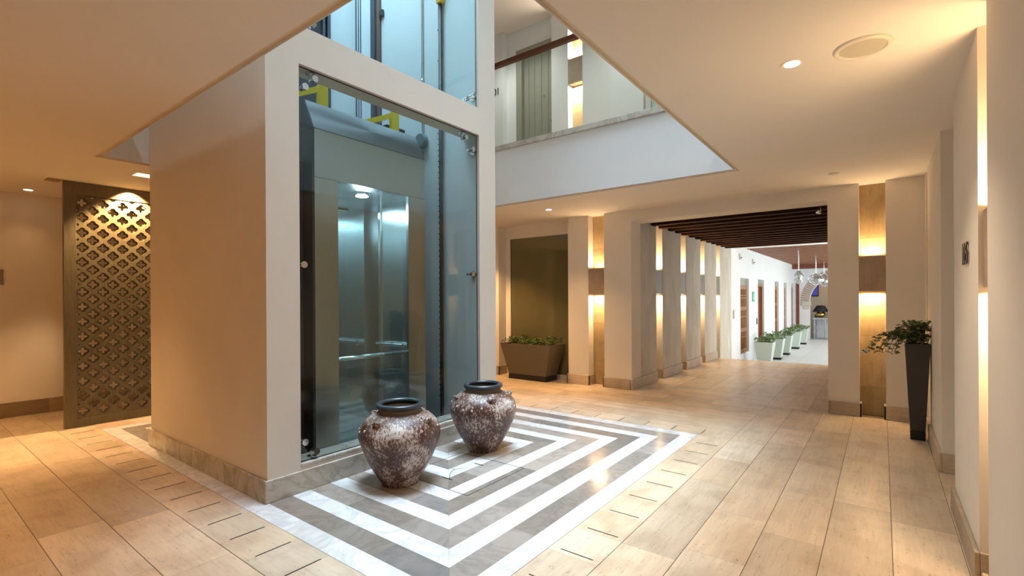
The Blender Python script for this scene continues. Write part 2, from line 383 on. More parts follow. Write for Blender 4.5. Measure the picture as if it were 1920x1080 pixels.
# travertine back faces of the two niches
def slab_tiles(name, x, y0, y1, zs, m, ymid=None):
    q = []
    for z0, z1 in zip(zs[:-1], zs[1:]): q.append((((x, y0, z0+.001), (x, y1, z0+.001), (x, y1, z1-.001), (x, y0, z1-.001)), 0, .22))
    bm = bmesh.new(); tl = bm.loops.layers.color.new('tint'); s_ = bm.loops.layers.float_color.new('shift')
    for pts, mi, amt in q:
        k = 1-amt*random.random(); sh = (random.random()*9, random.random()*9, random.random()*9, 1)
        xx, ya, yb, za, zb = pts[0][0], pts[0][1], pts[1][1], pts[0][2], pts[2][2]
        n0 = len(bm.faces); bxa(bm, xx, xx+.02, ya, yb, za, zb); bm.faces.ensure_lookup_table()
        for f in bm.faces[n0:]:
            for lp in f.loops: lp[tl] = (k, k, k, 1); lp[s_] = sh
    return skind(build(name, bm, m))
slab_tiles('trim_1', XF+.14, -.032, .205, (0, .32, .9, 1.3, 2.0, ZC), TRAV_Z)
slab_tiles('trim_2', XF+.155, 3.339, 3.605, (0, .35, .95, 1.5, 2.1, ZC), TRAV_Z)

def skirts(name, bl, m=TRAV_H):
    bm = bmesh.new(); tl = bm.loops.layers.color.new('tint'); s_ = bm.loops.layers.float_color.new('shift')
    for b in bl:
        n0 = len(bm.faces); bxa(bm, *b); bm.faces.ensure_lookup_table()
        k = 1-.15*random.random(); sh = (random.random()*9, random.random()*9, random.random()*9, 1)
        for f in bm.faces[n0:]:
            for lp in f.loops: lp[tl] = (k, k, k, 1); lp[s_] = sh
    o = skind(build(name, bm, m)); b = o.modifiers.new('bevel', 'BEVEL'); b.width = .004; b.segments = 2; b.limit_method = 'ANGLE'; return o
T = .02; SH = .15
skirts('baseboard_right', [(-3, 0, YR, YR+T, 0, SH), (0, 1.5, YR, YR+T, 0, SH), (1.5, 2.895, YR, YR+T, 0, SH), (2.875, 2.895, -.53, YR, 0, SH), (2.895, 3.105, -.53, -.51, 0, SH),
                           (3.105, 3.125, -.53, YR, 0, SH), (3.105, 4.1, YR, YR+T, 0, SH), (4.08, 4.1, -.75, YR, 0, SH), (4.91, 4.93, -.75, YR, 0, SH), (4.91, 6.26, YR, YR+T, 0, SH), (6.5, XF-T, YR, YR+T, 0, SH)])
skirts('baseboard_far', [(XF-T, XF, YR+T, -.012, 0, SH), (XF-T, XF+.138, -.032, -.012, 0, SH), (XF-T, XF, .185, .48, 0, SH), (XF-T, XF+.138, .185, .205, 0, SH), (XF-T, XF+.34, .48, .5, 0, SH),
                         (XF-T, XF, 2.925, 3.359, 0, SH), (XF-T, XF+.153, 3.339, 3.359, 0, SH), (XF-T, XF, 3.585, 3.985, 0, SH), (XF-T, XF+.153, 3.585, 3.605, 0, SH),
                         (XF-T, XF+.2, 3.965, 3.985, 0, SH), (XF-T, XF, 5.358, 8.03, 0, SH), (XF-T, XF+.2, 5.358, 5.378, 0, SH)])
skirts('baseboard_left', [(-3, -.5, 8.03, 8.05, 0, .17), (-.5, 1.3, 8.03, 8.05, 0, .17), (1.3, 3.2, 8.03, 8.05, 0, .17), (3.2, XF, 8.03, 8.05, 0, .17)], travertine('travertine_brown_skirting', 'h', False, (.36, .25, .15)))

# ------------------------------------------------------------------ ceiling with the atrium opening, slab edges and ledge
OX0, OX1, OY0, OY1 = 1.24, 5.18, 1.18, 5.46
g = .05
def ring(x0, x1, y0, y1, X0, X1, Y0, Y1, z0, z1):
    return [(X0, x0, Y0, Y1, z0, z1), (x1, X1, Y0, Y1, z0, z1), (x0, x1, Y0, y0, z0, z1), (x0, x1, y1, Y1, z0, z1)]
struct('ceiling', ring(OX0-g, OX1+g, OY0-g, OY1+g, -3.15, XF+.36, -.95, 8.2, ZC, ZC+.12), CEIL)
struct('trim_3', ring(OX0-.003, OX1+.003, OY0-.003, OY1+.003, OX0-g, OX1+g, OY0-g, OY1+g, ZC+.028, ZC+.1), plaster('opening_edge_render', (.74, .62, .44), .1, .2))
struct('wall_atrium', ring(OX0, OX1, OY0, OY1, OX0-.14, OX1+.14, OY0-.14, OY1+.14, ZC+.125, 3.35)+ring(OX0, OX1, OY0, OY1, OX0-.0029, OX1+.0029, OY0-.0029, OY1+.0029, ZC+.012, ZC+.125), WHITE)
struct('trim_4', ring(OX0-.025, OX1+.0-.025, OY0-.025, OY1-.0+.0, OX0-.16, OX1+.16, OY0-.16, OY1+.16, 3.352, 3.42), LEDGE, bevel=.006)
struct('floor_upper', ring(OX0-.14, OX1+.14, OY0-.14, OY1+.14, -3.15, XF+.6, -.95, 8.2, 3.0, 3.2), TRAV_Y)
ZU = 5.97
struct('ceiling_upper', ring(OX0, OX1, OY0, OY1, -3.15, XF+.6, -.95, 8.2, ZU, ZU+.2), CEIL)
struct('wall_upper', [(XF, 7.1, 5.26, 8.2, 3.2, ZU), (XF+.12, 7.1, 5.055, 5.26, 3.2, ZU), (XF+.12, 7.1, 4.257, 5.055, 5.62, ZU), (XF, 7.1, 3.948, 4.257, 3.2, ZU), (XF+.16, 7.1, 3.69, 3.948, 3.2, ZU),
                      (XF, 7.1, 2.71, 3.69, 3.2, ZU), (XF+.1, 7.1, 1.6, 2.71, 3.2, ZU), (XF, 7.1, -.95, 1.6, 3.2, ZU),
                      (-3.15, 7.1, 8.05, 8.2, 3.2, ZU), (-3.15, 7.1, -.95, -.8, 3.2, ZU), (-3.15, -3, -.8, 8.05, 3.2, ZU)], WHITE)
struct('wall_skylight', ring(OX0, OX1, OY0, OY1, OX0-.15, OX1+.15, OY0-.15, OY1+.15, ZU+.2, 7.4), WHITE)
slab_tiles('trim_5', XF+.14, 3.69, 3.948, (3.2, 3.9, 4.6, 5.2, ZU), TRAV_Z)
# upper floor door with peephole and lever
d = struct('door_1', [(XF+.20, XF+.25, 4.30, 4.94, 3.2, 5.55)], OLIVE)
boxes('door_frame', [(XF+.11, XF+.26, 4.94, 5.055, 3.2, 5.62), (XF+.11, XF+.26, 4.257, 4.94, 5.55, 5.62)], OLIVE, d)
boxes('door_planks', [(XF+.192, XF+.2, y, y+.004, 3.22, 5.5) for y in (4.44, 4.58, 4.72, 4.84)], mat('door_groove', (.275, .275, .22), .6), d)
bm = bmesh.new(); tube(bm, (XF+.19, 4.529, 4.747), (XF+.2, 4.529, 4.747), .016); build('peephole', bm, CHROME, d)
bm = bmesh.new(); tube(bm, (XF+.14, 4.34, 4.27), (XF+.2, 4.34, 4.27), .02); bxa(bm, XF+.13, XF+.15, 4.26, 4.35, 4.26, 4.28); build('door_handle', bm, BLACK, d)
w1 = struct('window_1', [(XF+.05, XF+.09, 2.62, 2.70, 3.2, 5.9), (XF+.05, XF+.09, 2.3, 2.34, 3.2, 5.9)], WPLAST)
boxes('pane', [(XF+.065, XF+.075, 2.34, 2.62, 3.2, 5.9)], GLASS, w1)

# glass balustrade with wooden handrail
bal = thing('glass_balustrade', 'frameless glass balustrade with dark wooden handrail on the upper floor edge', 'railing', (OX1+.05, 3, 3.42))
def rel(o, base): o.location = -Vector(base); return o
B0 = (OX1+.05, 3, 3.42)
for a, b in ((4.65, 5.44), (3.215, 4.64), (2.11, 3.205), (1.2, 2.10)):
    rel(boxes('glass_panel', [(OX1+.035, OX1+.047, a, b, 3.35, 4.53)], GLASS, bal), B0)
rel(boxes('handrail', [(OX1-.0, OX1+.075, 1.16, 5.44, 4.515, 4.575)], RAILW, bal, bevel=.012), B0)

# ------------------------------------------------------------------ passage beyond (raised floor ends in a step)
def passage_left():
    bl = []; x = 6.99
    for n0 in (7.63, 8.83, 10.02, 11.19):
        bl.append((x, n0, 2.905, 3.3, 0, 2.75)); bl.append((n0, n0+.275, 3.07, 3.3, 0, 2.75)); x = n0+.275
    bl.append((x, 12.5, 2.905, 3.3, -.5, 2.75))
    return bl
struct('wall_passage_left', passage_left(), STUCCO)
struct('wall_passage_right', [(6.99, 11.2, .2, .5, 0, 2.75), (11.2, 11.35, .2, .5, -.5, 2.75)], STUCCO)
nb = []
for n0 in (7.63, 8.83, 10.02, 11.19):
    nb += [(n0, n0+.275, 3.06, 3.07, 0, 2.6)]
struct('trim_6', nb, NICHE)
skirts('baseboard_passage', [(XF-T, 7.65, 2.885, 2.905, 0, SH), (7.63, 7.65, 2.885, 3.06, 0, SH), (7.65, 7.885, 3.04, 3.06, 0, SH), (7.885, 8.85, 2.885, 2.905, 0, SH), (7.885, 7.905, 2.905, 3.06, 0, SH), (8.83, 8.85, 2.905, 3.06, 0, SH), (8.85, 9.085, 3.04, 3.06, 0, SH),
    (9.085, 10.04, 2.885, 2.905, 0, SH), (9.085, 9.105, 2.905, 3.06, 0, SH), (10.02, 10.04, 2.905, 3.06, 0, SH), (10.04, 10.275, 3.04, 3.06, 0, SH), (10.275, 11.2, 2.885, 2.905, 0, SH), (10.275, 10.295, 2.905, 3.06, 0, SH)], TRAV_H)
struct('ceiling_passage', [(6.99, 12.9, .2, 3.3, 2.60, 2.75)], BOARDW)
beam0 = None; nbm = 0
x = 7.05
while x < 12.3:
    o = boxes('ceiling_beam', [(x, x+.13, .5, 2.93, 2.475, 2.602)], BEAMW)
    tag(o, 'dark timber ceiling beam over the passage, %s from the lintel' % ['first', 'second', 'third', 'fourth', 'fifth', 'sixth', 'seventh', 'eighth', 'ninth', 'tenth', 'eleventh', 'twelfth', 'thirteenth', 'fourteenth', 'fifteenth', 'sixteenth'][nbm], 'beam', 'timber beams over the passage')
    x += .375; nbm += 1
tag(boxes('white_beam', [(12.62, 12.95, -.3, 2.95, 2.52, 2.72)], WHITE), 'broad white plastered beam between the dark and the reddish timber ceilings', 'beam')

# lower hall
ZL = -.40
lq = []
Qs = Q; Q = []
rows(11.25, 23, -.6, 3.4, 'x', .6, 0, 0, (.9, 1.2), .08)
lf = [(tuple((x, y, ZL) for x, y, z in p), 0, a) for p, m_, a in Q]; Q = Qs
skind(tile_mesh('floor_lower', lf, [mat('pale_grey_floor_tile', (.78, .80, .80), .35)]))
struct('trim_7', [(11.25, 11.27, .2, 3.3, ZL-.1, -.001)], TRAV_X)
def left_lower():
    ops = [(13.44, 14.44, -.14, 1.83), (15.65, 16.58, ZL, 1.85), (18.47, 19.25, -.05, 1.86), (20.4, 21.05, .0, 1.86), (22.25, 22.85, ZL, 1.86)]
    bl = []; x = 12.5
    for a, b, z0, z1 in ops:
        bl.append((x, a, 2.905, 3.3, ZL, 2.9)); bl.append((a, b, 2.905, 3.3, z1, 2.9))
        if z0 > ZL+.01: bl.append((a, b, 2.905, 3.3, ZL, z0))
        bl.append((a, b, 3.2, 3.3, z0, z1)); x = b
    bl.append((x, 23.3, 2.905, 3.3, ZL, 2.9)); return bl, ops
bl, ops = left_lower()
struct('wall_lower_left', bl, WHITE)
def shutter(name, a, b, z0, z1):
    d = struct(name, [(a, b, 2.96, 3.0, z0, z0+.1), (a, b, 2.96, 3.0, z1-.29, z1-.19), (a, a+.09, 2.96, 3.0, z0+.1, z1-.29), (b-.09, b, 2.96, 3.0, z0+.1, z1-.29),
                      (a+.09, b-.09, 2.96, 3.0, z0+(z1-z0-.19)*.31, z0+(z1-z0-.19)*.31+.1), (a+.09, b-.09, 2.96, 3.0, z0+(z1-z0-.19)*.63, z0+(z1-z0-.19)*.63+.1)], DOORW)
    boxes('shutter_panel', [(a+.09, b-.09, 2.975, 2.99, z0+.1, z1-.29)], DOORW, d)
    sp = []
    n = 4
    for i in range(1, n+1):
        xx = a+.09+(b-a-.18)*i/(n+1); sp.append((xx-.012, xx+.012, 2.955, 2.975, z0+.1, z1-.29))
    for f_ in (.24, .56, .9, .86): sp.append((a+.09, b-.09, 2.955, 2.975, z0+(z1-z0-.3)*f_, z0+(z1-z0-.3)*f_+.03))
    boxes('spindles', sp, DOORW, d)
    boxes('transom', [(a, b, 2.98, 3.0, z1-.19, z1)], OLIVE, d)
    return d
shutter('window_2', *ops[0]); shutter('window_3', *ops[2]); shutter('window_4', *ops[3])
def ldoor(name, a, b, z0, z1):
    d = struct(name, [(a+.08, b-.05, 3.02, 3.06, z0, z1-.2)], DOORR)
    boxes('door_frame', [(a, a+.08, 2.95, 3.08, z0, z1-.14), (b-.05, b, 2.95, 3.08, z0, z1-.14), (a+.08, b-.05, 2.95, 3.08, z1-.2, z1-.14)], DOORW, d)
    boxes('transom', [(a, b, 3.0, 3.02, z1-.14, z1)], OLIVE, d)
    bm = bmesh.new(); tube(bm, (a+.2, 2.96, z0+1.02), (a+.2, 3.02, z0+1.02), .03); tube(bm, (a+.2, 2.97, z0+1.14), (a+.2, 3.02, z0+1.14), .025); build('door_knob', bm, BLACK, d)
ldoor('door_2', *ops[1]); ldoor('door_3', *ops[4])
struct('ceiling_lower', [(12.9, 23.3, -.6, 3.3, 2.75, 2.9)], BOARDW)
# reddish joists of the lower hall: closely set
x = 13.15; k = 0
ORD = ['first', 'second', 'third', 'fourth', 'fifth', 'sixth', 'seventh', 'eighth', 'ninth', 'tenth', 'eleventh', 'twelfth', 'thirteenth', 'fourteenth', 'fifteenth', 'sixteenth', 'seventeenth', 'eighteenth', 'nineteenth', 'twentieth',
       'twenty-first', 'twenty-second', 'twenty-third', 'twenty-fourth', 'twenty-fifth', 'twenty-sixth', 'twenty-seventh', 'twenty-eighth', 'twenty-ninth', 'thirtieth']
while x < 22.3:
    o = boxes('ceiling_joist', [(x, x+.16, -.6, 2.94, 2.62, 2.752)], BEAM2)
    tag(o, 'reddish timber joist in the white hall, %s behind the white beam' % ORD[k], 'beam', 'joists over the white hall'); x += .36; k += 1
tag(boxes('tie_beam', [(22.45, 22.75, -.6, 2.93, 2.45, 2.64)], DOORR), 'thick dark red tie beam above the brick arch wall', 'beam')
# arch wall at the far end
def arch_wall():
    bm = bmesh.new(); yc, r, zs = 1.38, .98, 1.13
    X0, X1 = 23.0, 23.3
    bxa(bm, X0, X1, yc+r, 3.3, ZL, zs); bxa(bm, X0, X1, -.6, yc-r, ZL, zs)
    N = 24
    for i in range(N):
        a0, a1 = PI*i/N, PI*(i+1)/N
        p0 = (yc+r*math.cos(a0), zs+r*math.sin(a0)); p1 = (yc+r*math.cos(a1), zs+r*math.sin(a1))
        vs = [bm.verts.new((X, *q)) for X in (X0, X1) for q in (p0, p1, (p1[0], 2.9), (p0[0], 2.9))]
        for q in ((0, 1, 2, 3), (7, 6, 5, 4), (0, 4, 5, 1), (2, 6, 7, 3)): bm.faces.new([vs[j] for j in q])
    bxa(bm, X0, X1, yc+r, 3.3, zs, 2.9); bxa(bm, X0, X1, -.6, yc-r, zs, 2.9)
    skind(build('wall_arch', bm, WHITE))
    bm = bmesh.new(); ml = []
    nb_ = 84
    for i in range(nb_):
        a0, a1 = PI*(i+.06)/nb_, PI*(i+.94)/nb_; ro = r+.30
        mi = 0 if i % 2 else 1
        if mi == 0: a0, a1 = PI*(i+.22)/nb_, PI*(i+.78)/nb_
        n0 = len(bm.faces)
        vs = [bm.verts.new((X, yc+rr*math.cos(a), zs+rr*math.sin(a))) for X in (22.975, 23.02) for rr, a in ((r, a0), (r, a1), (ro, a1), (ro, a0))]
        for q in ((0, 1, 2, 3), (7, 6, 5, 4), (0, 4, 5, 1), (2, 6, 7, 3), (1, 5, 6, 2), (3, 7, 4, 0)): bm.faces.new([vs[j] for j in q])
        bm.faces.ensure_lookup_table()
        for f in bm.faces[n0:]: f.material_index = mi
    skind(build('trim_8', bm, [mat('arch_brick', (.42, .22, .15), .8), mat('arch_mortar', (.62, .56, .50), .8)]))
    struct('trim_9', [(22.96, 23.3, yc+r-.03, yc+r+.3, .95, 1.13), (22.98, 23.3, yc+r-.01, yc+r+.24, .80, .95)], mat('carved_capital_stone', (.62, .58, .50), .8), bevel=.03)
arch_wall()
struct('wall_reception', [(25.6, 25.8, -1.5, 4.5, ZL, 2.9)], plaster('beige_wall', (.62, .56, .46)))
struct('floor_reception', [(23, 25.8, -1.5, 4.5, ZL-.1, ZL)], mat('reception_floor_tile', (.42, .42, .44), .35))
struct('ceiling_reception', [(23.3, 25.8, -1.5, 4.5, 2.75, 2.9)], WHITE)
d = struct('door_4', [(22.965, 22.995, 2.72, 2.83, ZL, 1.88)], DOORR)

# ------------------------------------------------------------------ lift shaft
SX0, SX1, SY0, SY1 = 1.578, 3.97, 3.25, 5.45
ZT = 7.4
struct('wall_shaft_left', [(SX0, SX0+.15, SY0+.2, SY1, 0, ZT)], WALL)
struct('wall_shaft_front', [(SX0, 1.811, SY0, SY0+.2, 0, ZT), (3.715, SX1, SY0, SY0+.2, 0, ZT), (1.811, 3.715, SY0, SY0+.2, 2.997, 3.268), (1.811, 3.715, SY0, SY0+.2, 5.95, 6.25), (1.811, 3.715, SY0, SY0+.2, 0, .17)], WALL)
struct('wall_shaft_right', [(3.72, SX1, SY0+.2, SY1, 0, ZT)], SHAFTW)
struct('wall_shaft_back', [(SX0+.15, 3.72, SY1-.12, SY1, 0, ZT)], SHAFTW)
struct('floor_shaft', [(SX0+.15, 3.72, SY0+.2, SY1-.12, 0.0, .03)], BLACK)
struct('trim_10', [(1.812, 3.714, SY0-.004, SY0+.205, .17, .195)], LEDGE, bevel=.004)
sk = []; xs = [SX0-T, 2.377, 3.12, SX1+T]
for a, b in zip(xs[:-1], xs[1:]): sk.append((a+.0006, b-.0006, SY0-T+.001, SY0, 0, SH))
ys = [SY0-T+.021, 3.86, 4.45, 5.0, SY1+T]
for a, b in zip(ys[:-1], ys[1:]): sk.append((SX0-T, SX0, a+.0006, b-.0006, 0, SH))
sk.append((SX1, SX1+T, SY0, SY1, 0, SH))
skirts('baseboard_shaft', sk, MARB_S)
GY = SY0+.03
gw = struct('window_5', [(1.813, 3.713, GY, GY+.012, .20, 2.992)], GLASS)
gw2 = struct('window_6', [(1.813, 3.713, GY, GY+.012, 3.272, 5.945)], GLASS)
for par, z0, z1 in ((gw, .196, 2.996), (gw2, 3.269, 5.949)):
    boxes('glass_seal', [(1.8115, 3.7145, GY+.001, GY+.009, z1-.005, z1), (1.8115, 3.7145, GY+.001, GY+.009, z0, z0+.004), (1.8115, 1.8135, GY+.001, GY+.009, z0, z1), (3.7125, 3.7145, GY+.001, GY+.009, z0, z1)], BLACKR, par)
struct('trim_12', [(3.712, 3.7148, GY+.02, SY0+.205, .20, 2.99), (3.712, 3.7148, GY+.02, SY0+.205, 3.275, 5.94)], SHAFTW)
def fitting(par, x, z, dx, dz):
    bm = bmesh.new(); y = GY
    tube(bm, (x, y-.022, z), (x, y, z), .024, n=20); tube(bm, (x, y+.012, z), (x, y+.045, z), .016, n=14)
    a = Vector((x, y+.045, z)); b = Vector((x+dx, y+.045, z+dz)); tube(bm, a-(b-a)*.25, b, .012, n=12)
    d = (b-a).normalized(); tube(bm, b-d*.012, b, .035, n=20)
    build('glass_fitting', bm, CHROME, par, smooth=False)
for x, z, dx, dz in ((1.867, 2.856, -.055, 0), (1.941, 2.937, 0, .058), (3.543, 2.931, 0, .065), (3.644, 2.837, .07, 0), (1.85, 1.592, -.038, 0), (3.632, 1.587, .08, 0), (1.852, .336, -.04, 0), (1.937, .247, 0, -.05), (3.60, .25, 0, -.055), (3.644, .34, .07, 0)): fitting(gw, x, z, dx, dz)
for x, z, dx, dz in ((3.562, 3.317, 0, -.048), (3.665, 3.388, .05, 0), (1.93, 3.33, 0, -.06)): fitting(gw2, x, z, dx, dz)

# shaft equipment
o = boxes('guide_rail', [(3.714, 3.72, 5.20, 5.215, .03, ZT), (3.714, 3.72, 5.245, 5.26, .03, ZT), (3.714, 3.72, 5.29, 5.315, .03, ZT)], RAILM)
tag(o, 'thin triple steel guide rail on the pale shaft wall, nearer the back corner', 'rail', 'vertical rails in the lift shaft')
o = thing('guide_rail', 'wide dark steel and brown guide rail on the pale shaft wall beside the cabin hood', 'rail', (3.70, 4.9, 0), 0, 'vertical rails in the lift shaft')
B = (3.70, 4.9, 0)
rel(boxes('rail_flange', [(3.70, 3.72, 4.80, 4.99, .03, ZT)], RAILM, o), B); rel(boxes('rail_web', [(3.685, 3.70, 4.885, 4.905, .03, ZT)], RAILM, o), B)
rel(boxes('rail_cover', [(3.69, 3.70, 4.80, 4.85, .03, ZT)], RAILB, o), B); rel(boxes('bracket', [(3.68, 3.72, 4.74, 4.80, 4.72, 4.8)], DKBLUE, o, bevel=.01), B)
o = boxes('guide_rail', [(3.27, 3.31, 5.27, 5.33, 2.9, ZT), (3.33, 3.36, 5.30, 5.33, 2.9, ZT)], RAILM); tag(o, 'narrow blue-grey upright post on the back wall of the lift shaft', 'rail', 'vertical rails in the lift shaft')
cnd = thing('conduit', 'thin metal conduit with a round junction box on the shaft wall', 'pipe', (3.70, 4.07, 0)); B = (3.70, 4.07, 0)
bm = bmesh.new(); tube(bm, (3.705, 4.07, 3.05), (3.705, 4.07, ZT), .010); tube(bm, (3.705, 4.07, 2.55), (3.705, 4.07, 2.98), .007); tube(bm, (3.705, 4.07, 3.75), (3.705, 4.07, 3.78), .016); rel(build('pipe', bm, CHROME, cnd, True), B)
bm = bmesh.new(); tube(bm, (3.655, 4.07, 3.09), (3.72, 4.07, 3.09), .075, n=28); tube(bm, (3.69, 3.985, 3.07), (3.69, 4.0, 3.07), .02); rel(build('junction_box', bm, mat('grey_junction_box', (.16, .22, .24), .4), cnd), B)
cab_ = thing('trailing_cable', 'black ribbed cable hanging down the shaft wall below a yellow switch', 'cable', (3.68, 3.77, 0)); B = (3.68, 3.77, 0)
bm = bmesh.new(); tube(bm, (3.69, 3.765, .035), (3.69, 3.765, 4.5), .017); tube(bm, (3.69, 3.79, .035), (3.69, 3.79, 4.5), .008); rel(build('cable', bm, BLACKR, cab_, True), B)
z = .3
while z < 4.4:
    bm = bmesh.new(); tube(bm, (3.69, 3.79, z), (3.69, 3.806, z), .008, n=8); rel(build('cable_clip', bm, BLACKR, cab_), B); z += .06 if z < 3.2 else .33
rel(boxes('switch_box', [(3.655, 3.715, 3.725, 3.80, 4.5, 4.8), (3.645, 3.655, 3.735, 3.75, 4.52, 4.8), (3.645, 3.655, 3.775, 3.79, 4.52, 4.8)], SWITCHY, cab_, bevel=.006), B)
o = boxes('machine_cabinet', [(1.732, 2.02, 3.56, 5.2, .03, 2.42)], BLACK, bevel=.01); tag(o, 'tall black cabinet filling the gap left of the lift cabin', 'cabinet')
# dark landing door and machinery on the back wall, left
dd = struct('door_5', [(2.3, 3.24, 5.30, 5.33, 2.9, 5.35)], DKBLUE)
boxes('door_frame', [(2.22, 2.3, 5.27, 5.33, 2.9, 5.43), (3.24, 3.3, 5.27, 5.33, 2.9, 5.43), (2.3, 3.24, 5.27, 5.33, 5.35, 5.43)], RAILM, dd)
mch = thing('door_operator', 'dark lift door operator with round pulleys above the cabin', 'machine', (2.6, 5.1, 3.6)); B = (2.6, 5.1, 3.6)
rel(boxes('housing', [(2.45, 3.22, 5.15, 5.27, 4.75, 5.05)], DKBLUE, mch, bevel=.01), B)
bm = bmesh.new()
for x in (2.95, 3.1): tube(bm, (x, 5.1, 4.95), (x, 5.15, 4.95), .07, n=20)
rel(build('pulleys', bm, RAILM, mch), B)

# lift cabin
CB = (2.61, 4.1, .0)
lift = thing('lift_cabin', 'brushed steel panoramic lift cabin behind the glass of the shaft', 'lift', CB)
def L(name, bl, m, par=lift, bevel=0): return rel(boxes(name, bl, m, par, bevel), CB)
PY = 3.46
L('front_panel', [(2.05, 2.25, PY, PY+.03, .10, 2.282)], STEEL); L('front_panel', [(2.97, 3.172, PY, PY+.03, .10, 2.282)], STEEL)
L('fascia_panel', [(2.05, 3.172, PY, PY+.03, 2.287, 2.655)], STEEL)
bm = bmesh.new()
vs = [bm.verts.new(p) for p in ((2.05, PY, 2.66), (3.172, PY, 2.66), (3.172, PY+.13, 2.905), (2.05, PY+.13, 2.905), (2.05, PY+.012, 2.653), (3.172, PY+.012, 2.653), (3.172, PY+.142, 2.898), (2.05, PY+.142, 2.898))]
for q in ((0, 1, 2, 3), (7, 6, 5, 4), (0, 4, 5, 1), (1, 5, 6, 2), (2, 6, 7, 3), (3, 7, 4, 0)): bm.faces.new([vs[i] for i in q])
rel(build('sloping_hood', bm, STEEL_L, lift), CB)
L('side_skin', [(2.03, 2.05, PY, 5.0, .05, 2.66)], BLACK); L('side_skin', [(3.172, 3.19, PY+.03, 4.05, .05, 2.6), (3.33, 3.35, 4.05, 5.0, .05, 2.6)], STEEL)
L('roof', [(2.05, 3.17, PY+.03, 4.06, 2.50, 2.54), (2.05, 3.33, 4.06, 5.0, 2.50, 2.54)], DKBLUE)
L('cabin_ceiling', [(2.06, 3.165, PY+.03, 4.06, 2.29, 2.31), (2.06, 3.32, 4.06, 4.95, 2.29, 2.31)], STEEL_IN)
L('cabin_floor', [(2.06, 3.165, PY+.03, 4.06, .05, .10), (2.06, 3.32, 4.06, 4.95, .05, .10)], mat('cabin_floor_tile', (.30, .33, .33), .3))
L('side_wall', [(2.06, 2.08, PY+.03, 4.9, .10, 2.29)], STEEL_IN)
L('side_wall', [(3.12, 3.14, PY+.03, 4.065, .10, 2.29)], STEEL_IN)
L('side_wall', [(3.12, 3.30, 4.335, 4.36, .10, 2.29), (3.12, 3.14, 4.36, 4.87, .10, 2.29)], STEEL_IN)
L('door_leaf', [(3.30, 3.32, 4.08, 4.34, .10, 2.29)], steel('dark_door_steel', (.28, .32, .33), .3))
L('door_jamb', [(3.105, 3.14, 4.045, 4.075, .10, 2.29)], CHROME)
L('back_wall', [(2.06, 3.14, 4.87, 4.89, .10, 2.29)], STEEL_IN)
L('ventilation_slot', [(2.7, 3.05, 4.5, 4.52, 2.28, 2.289)], BLACK)
L('cabin_glass', [(2.245, 2.975, PY+.034, PY+.042, .10, 2.285)], GLASS_CAB)
bm = bmesh.new(); tube(bm, (2.10, PY+.09, .852), (3.06, PY+.09, .852), .017)
for x in (2.3, 3.03): tube(bm, (x, PY+.045, .852), (x, PY+.09, .852), .012)
rel(build('handrail', bm, CHROME, lift, True), CB)
for ya, yb in ((3.66, 4.05), (4.38, 4.84)):
    bm = bmesh.new(); tube(bm, (3.06, ya, .90), (3.06, yb, .90), .014)
    for y in (ya+.02, yb-.02): tube(bm, (3.06, y, .90), (3.12, y, .90), .01)
    bxa(bm, 3.05, 3.12, ya, yb, .862, .872); rel(build('handrail', bm, CHROME, lift), CB)
bm = bmesh.new(); tube(bm, (2.66, 3.72, 2.262), (2.66, 3.72, 2.288), .055, n=28); rel(build('cabin_lamp', bm, E_COOL, lift), CB)
bm = bmesh.new(); lathe(bm, [(.056, 2.29), (.075, 2.288), (.075, 2.272), (.056, 2.268)], (2.66, 3.72, 0), 32, True); rel(build('lamp_ring', bm, CHROME, lift), CB)
point('cabin_lamp_light', (2.66, 3.72, 2.18), 22, (.76, .92, 1), .06)
area('cabin_fill_light', (2.62, 4.35, 2.27), (0, 0, -1), .5, .5, 12, (.74, .92, 1))  # extra fill under the cabin ceiling, no strip fixture
# yellow brackets above the cabin
def yb(x, label):
    o = L('yellow_bracket', [(x-.045, x+.045, 3.97, 4.02, 2.54, 3.25)], YELLOW, bevel=.004); o['label'] = label
    bm = bmesh.new(); a = Vector((x, 4.0, 3.235)); b = Vector((x-.33, 4.15, 3.08))
    for dz in (0,):
        vs = [bm.verts.new(p) for p in ((a.x, a.y-.02, a.z-.03), (a.x, a.y+.02, a.z-.03), (a.x, a.y+.02, a.z+.025), (a.x, a.y-.02, a.z+.025), (b.x, b.y-.02, b.z-.03), (b.x, b.y+.02, b.z-.03), (b.x, b.y+.02, b.z+.025), (b.x, b.y-.02, b.z+.025))]
        for q in ((0, 1, 2, 3), (7, 6, 5, 4), (0, 4, 5, 1), (1, 5, 6, 2), (2, 6, 7, 3), (3, 7, 4, 0)): bm.faces.new([vs[i] for i in q])
    build('brace', bm, YELLOW, o)
yb(2.445, 'yellow steel bracket on the cabin roof at the left of the sloping hood'); yb(3.25, 'yellow steel bracket on the cabin roof at the right beside a black box')
o = L('roof_control_box', [(3.12, 3.5, 4.05, 4.25, 2.545, 3.09), (3.2, 3.44, 4.05, 4.25, 3.09, 3.14)], BLACK, bevel=.008)

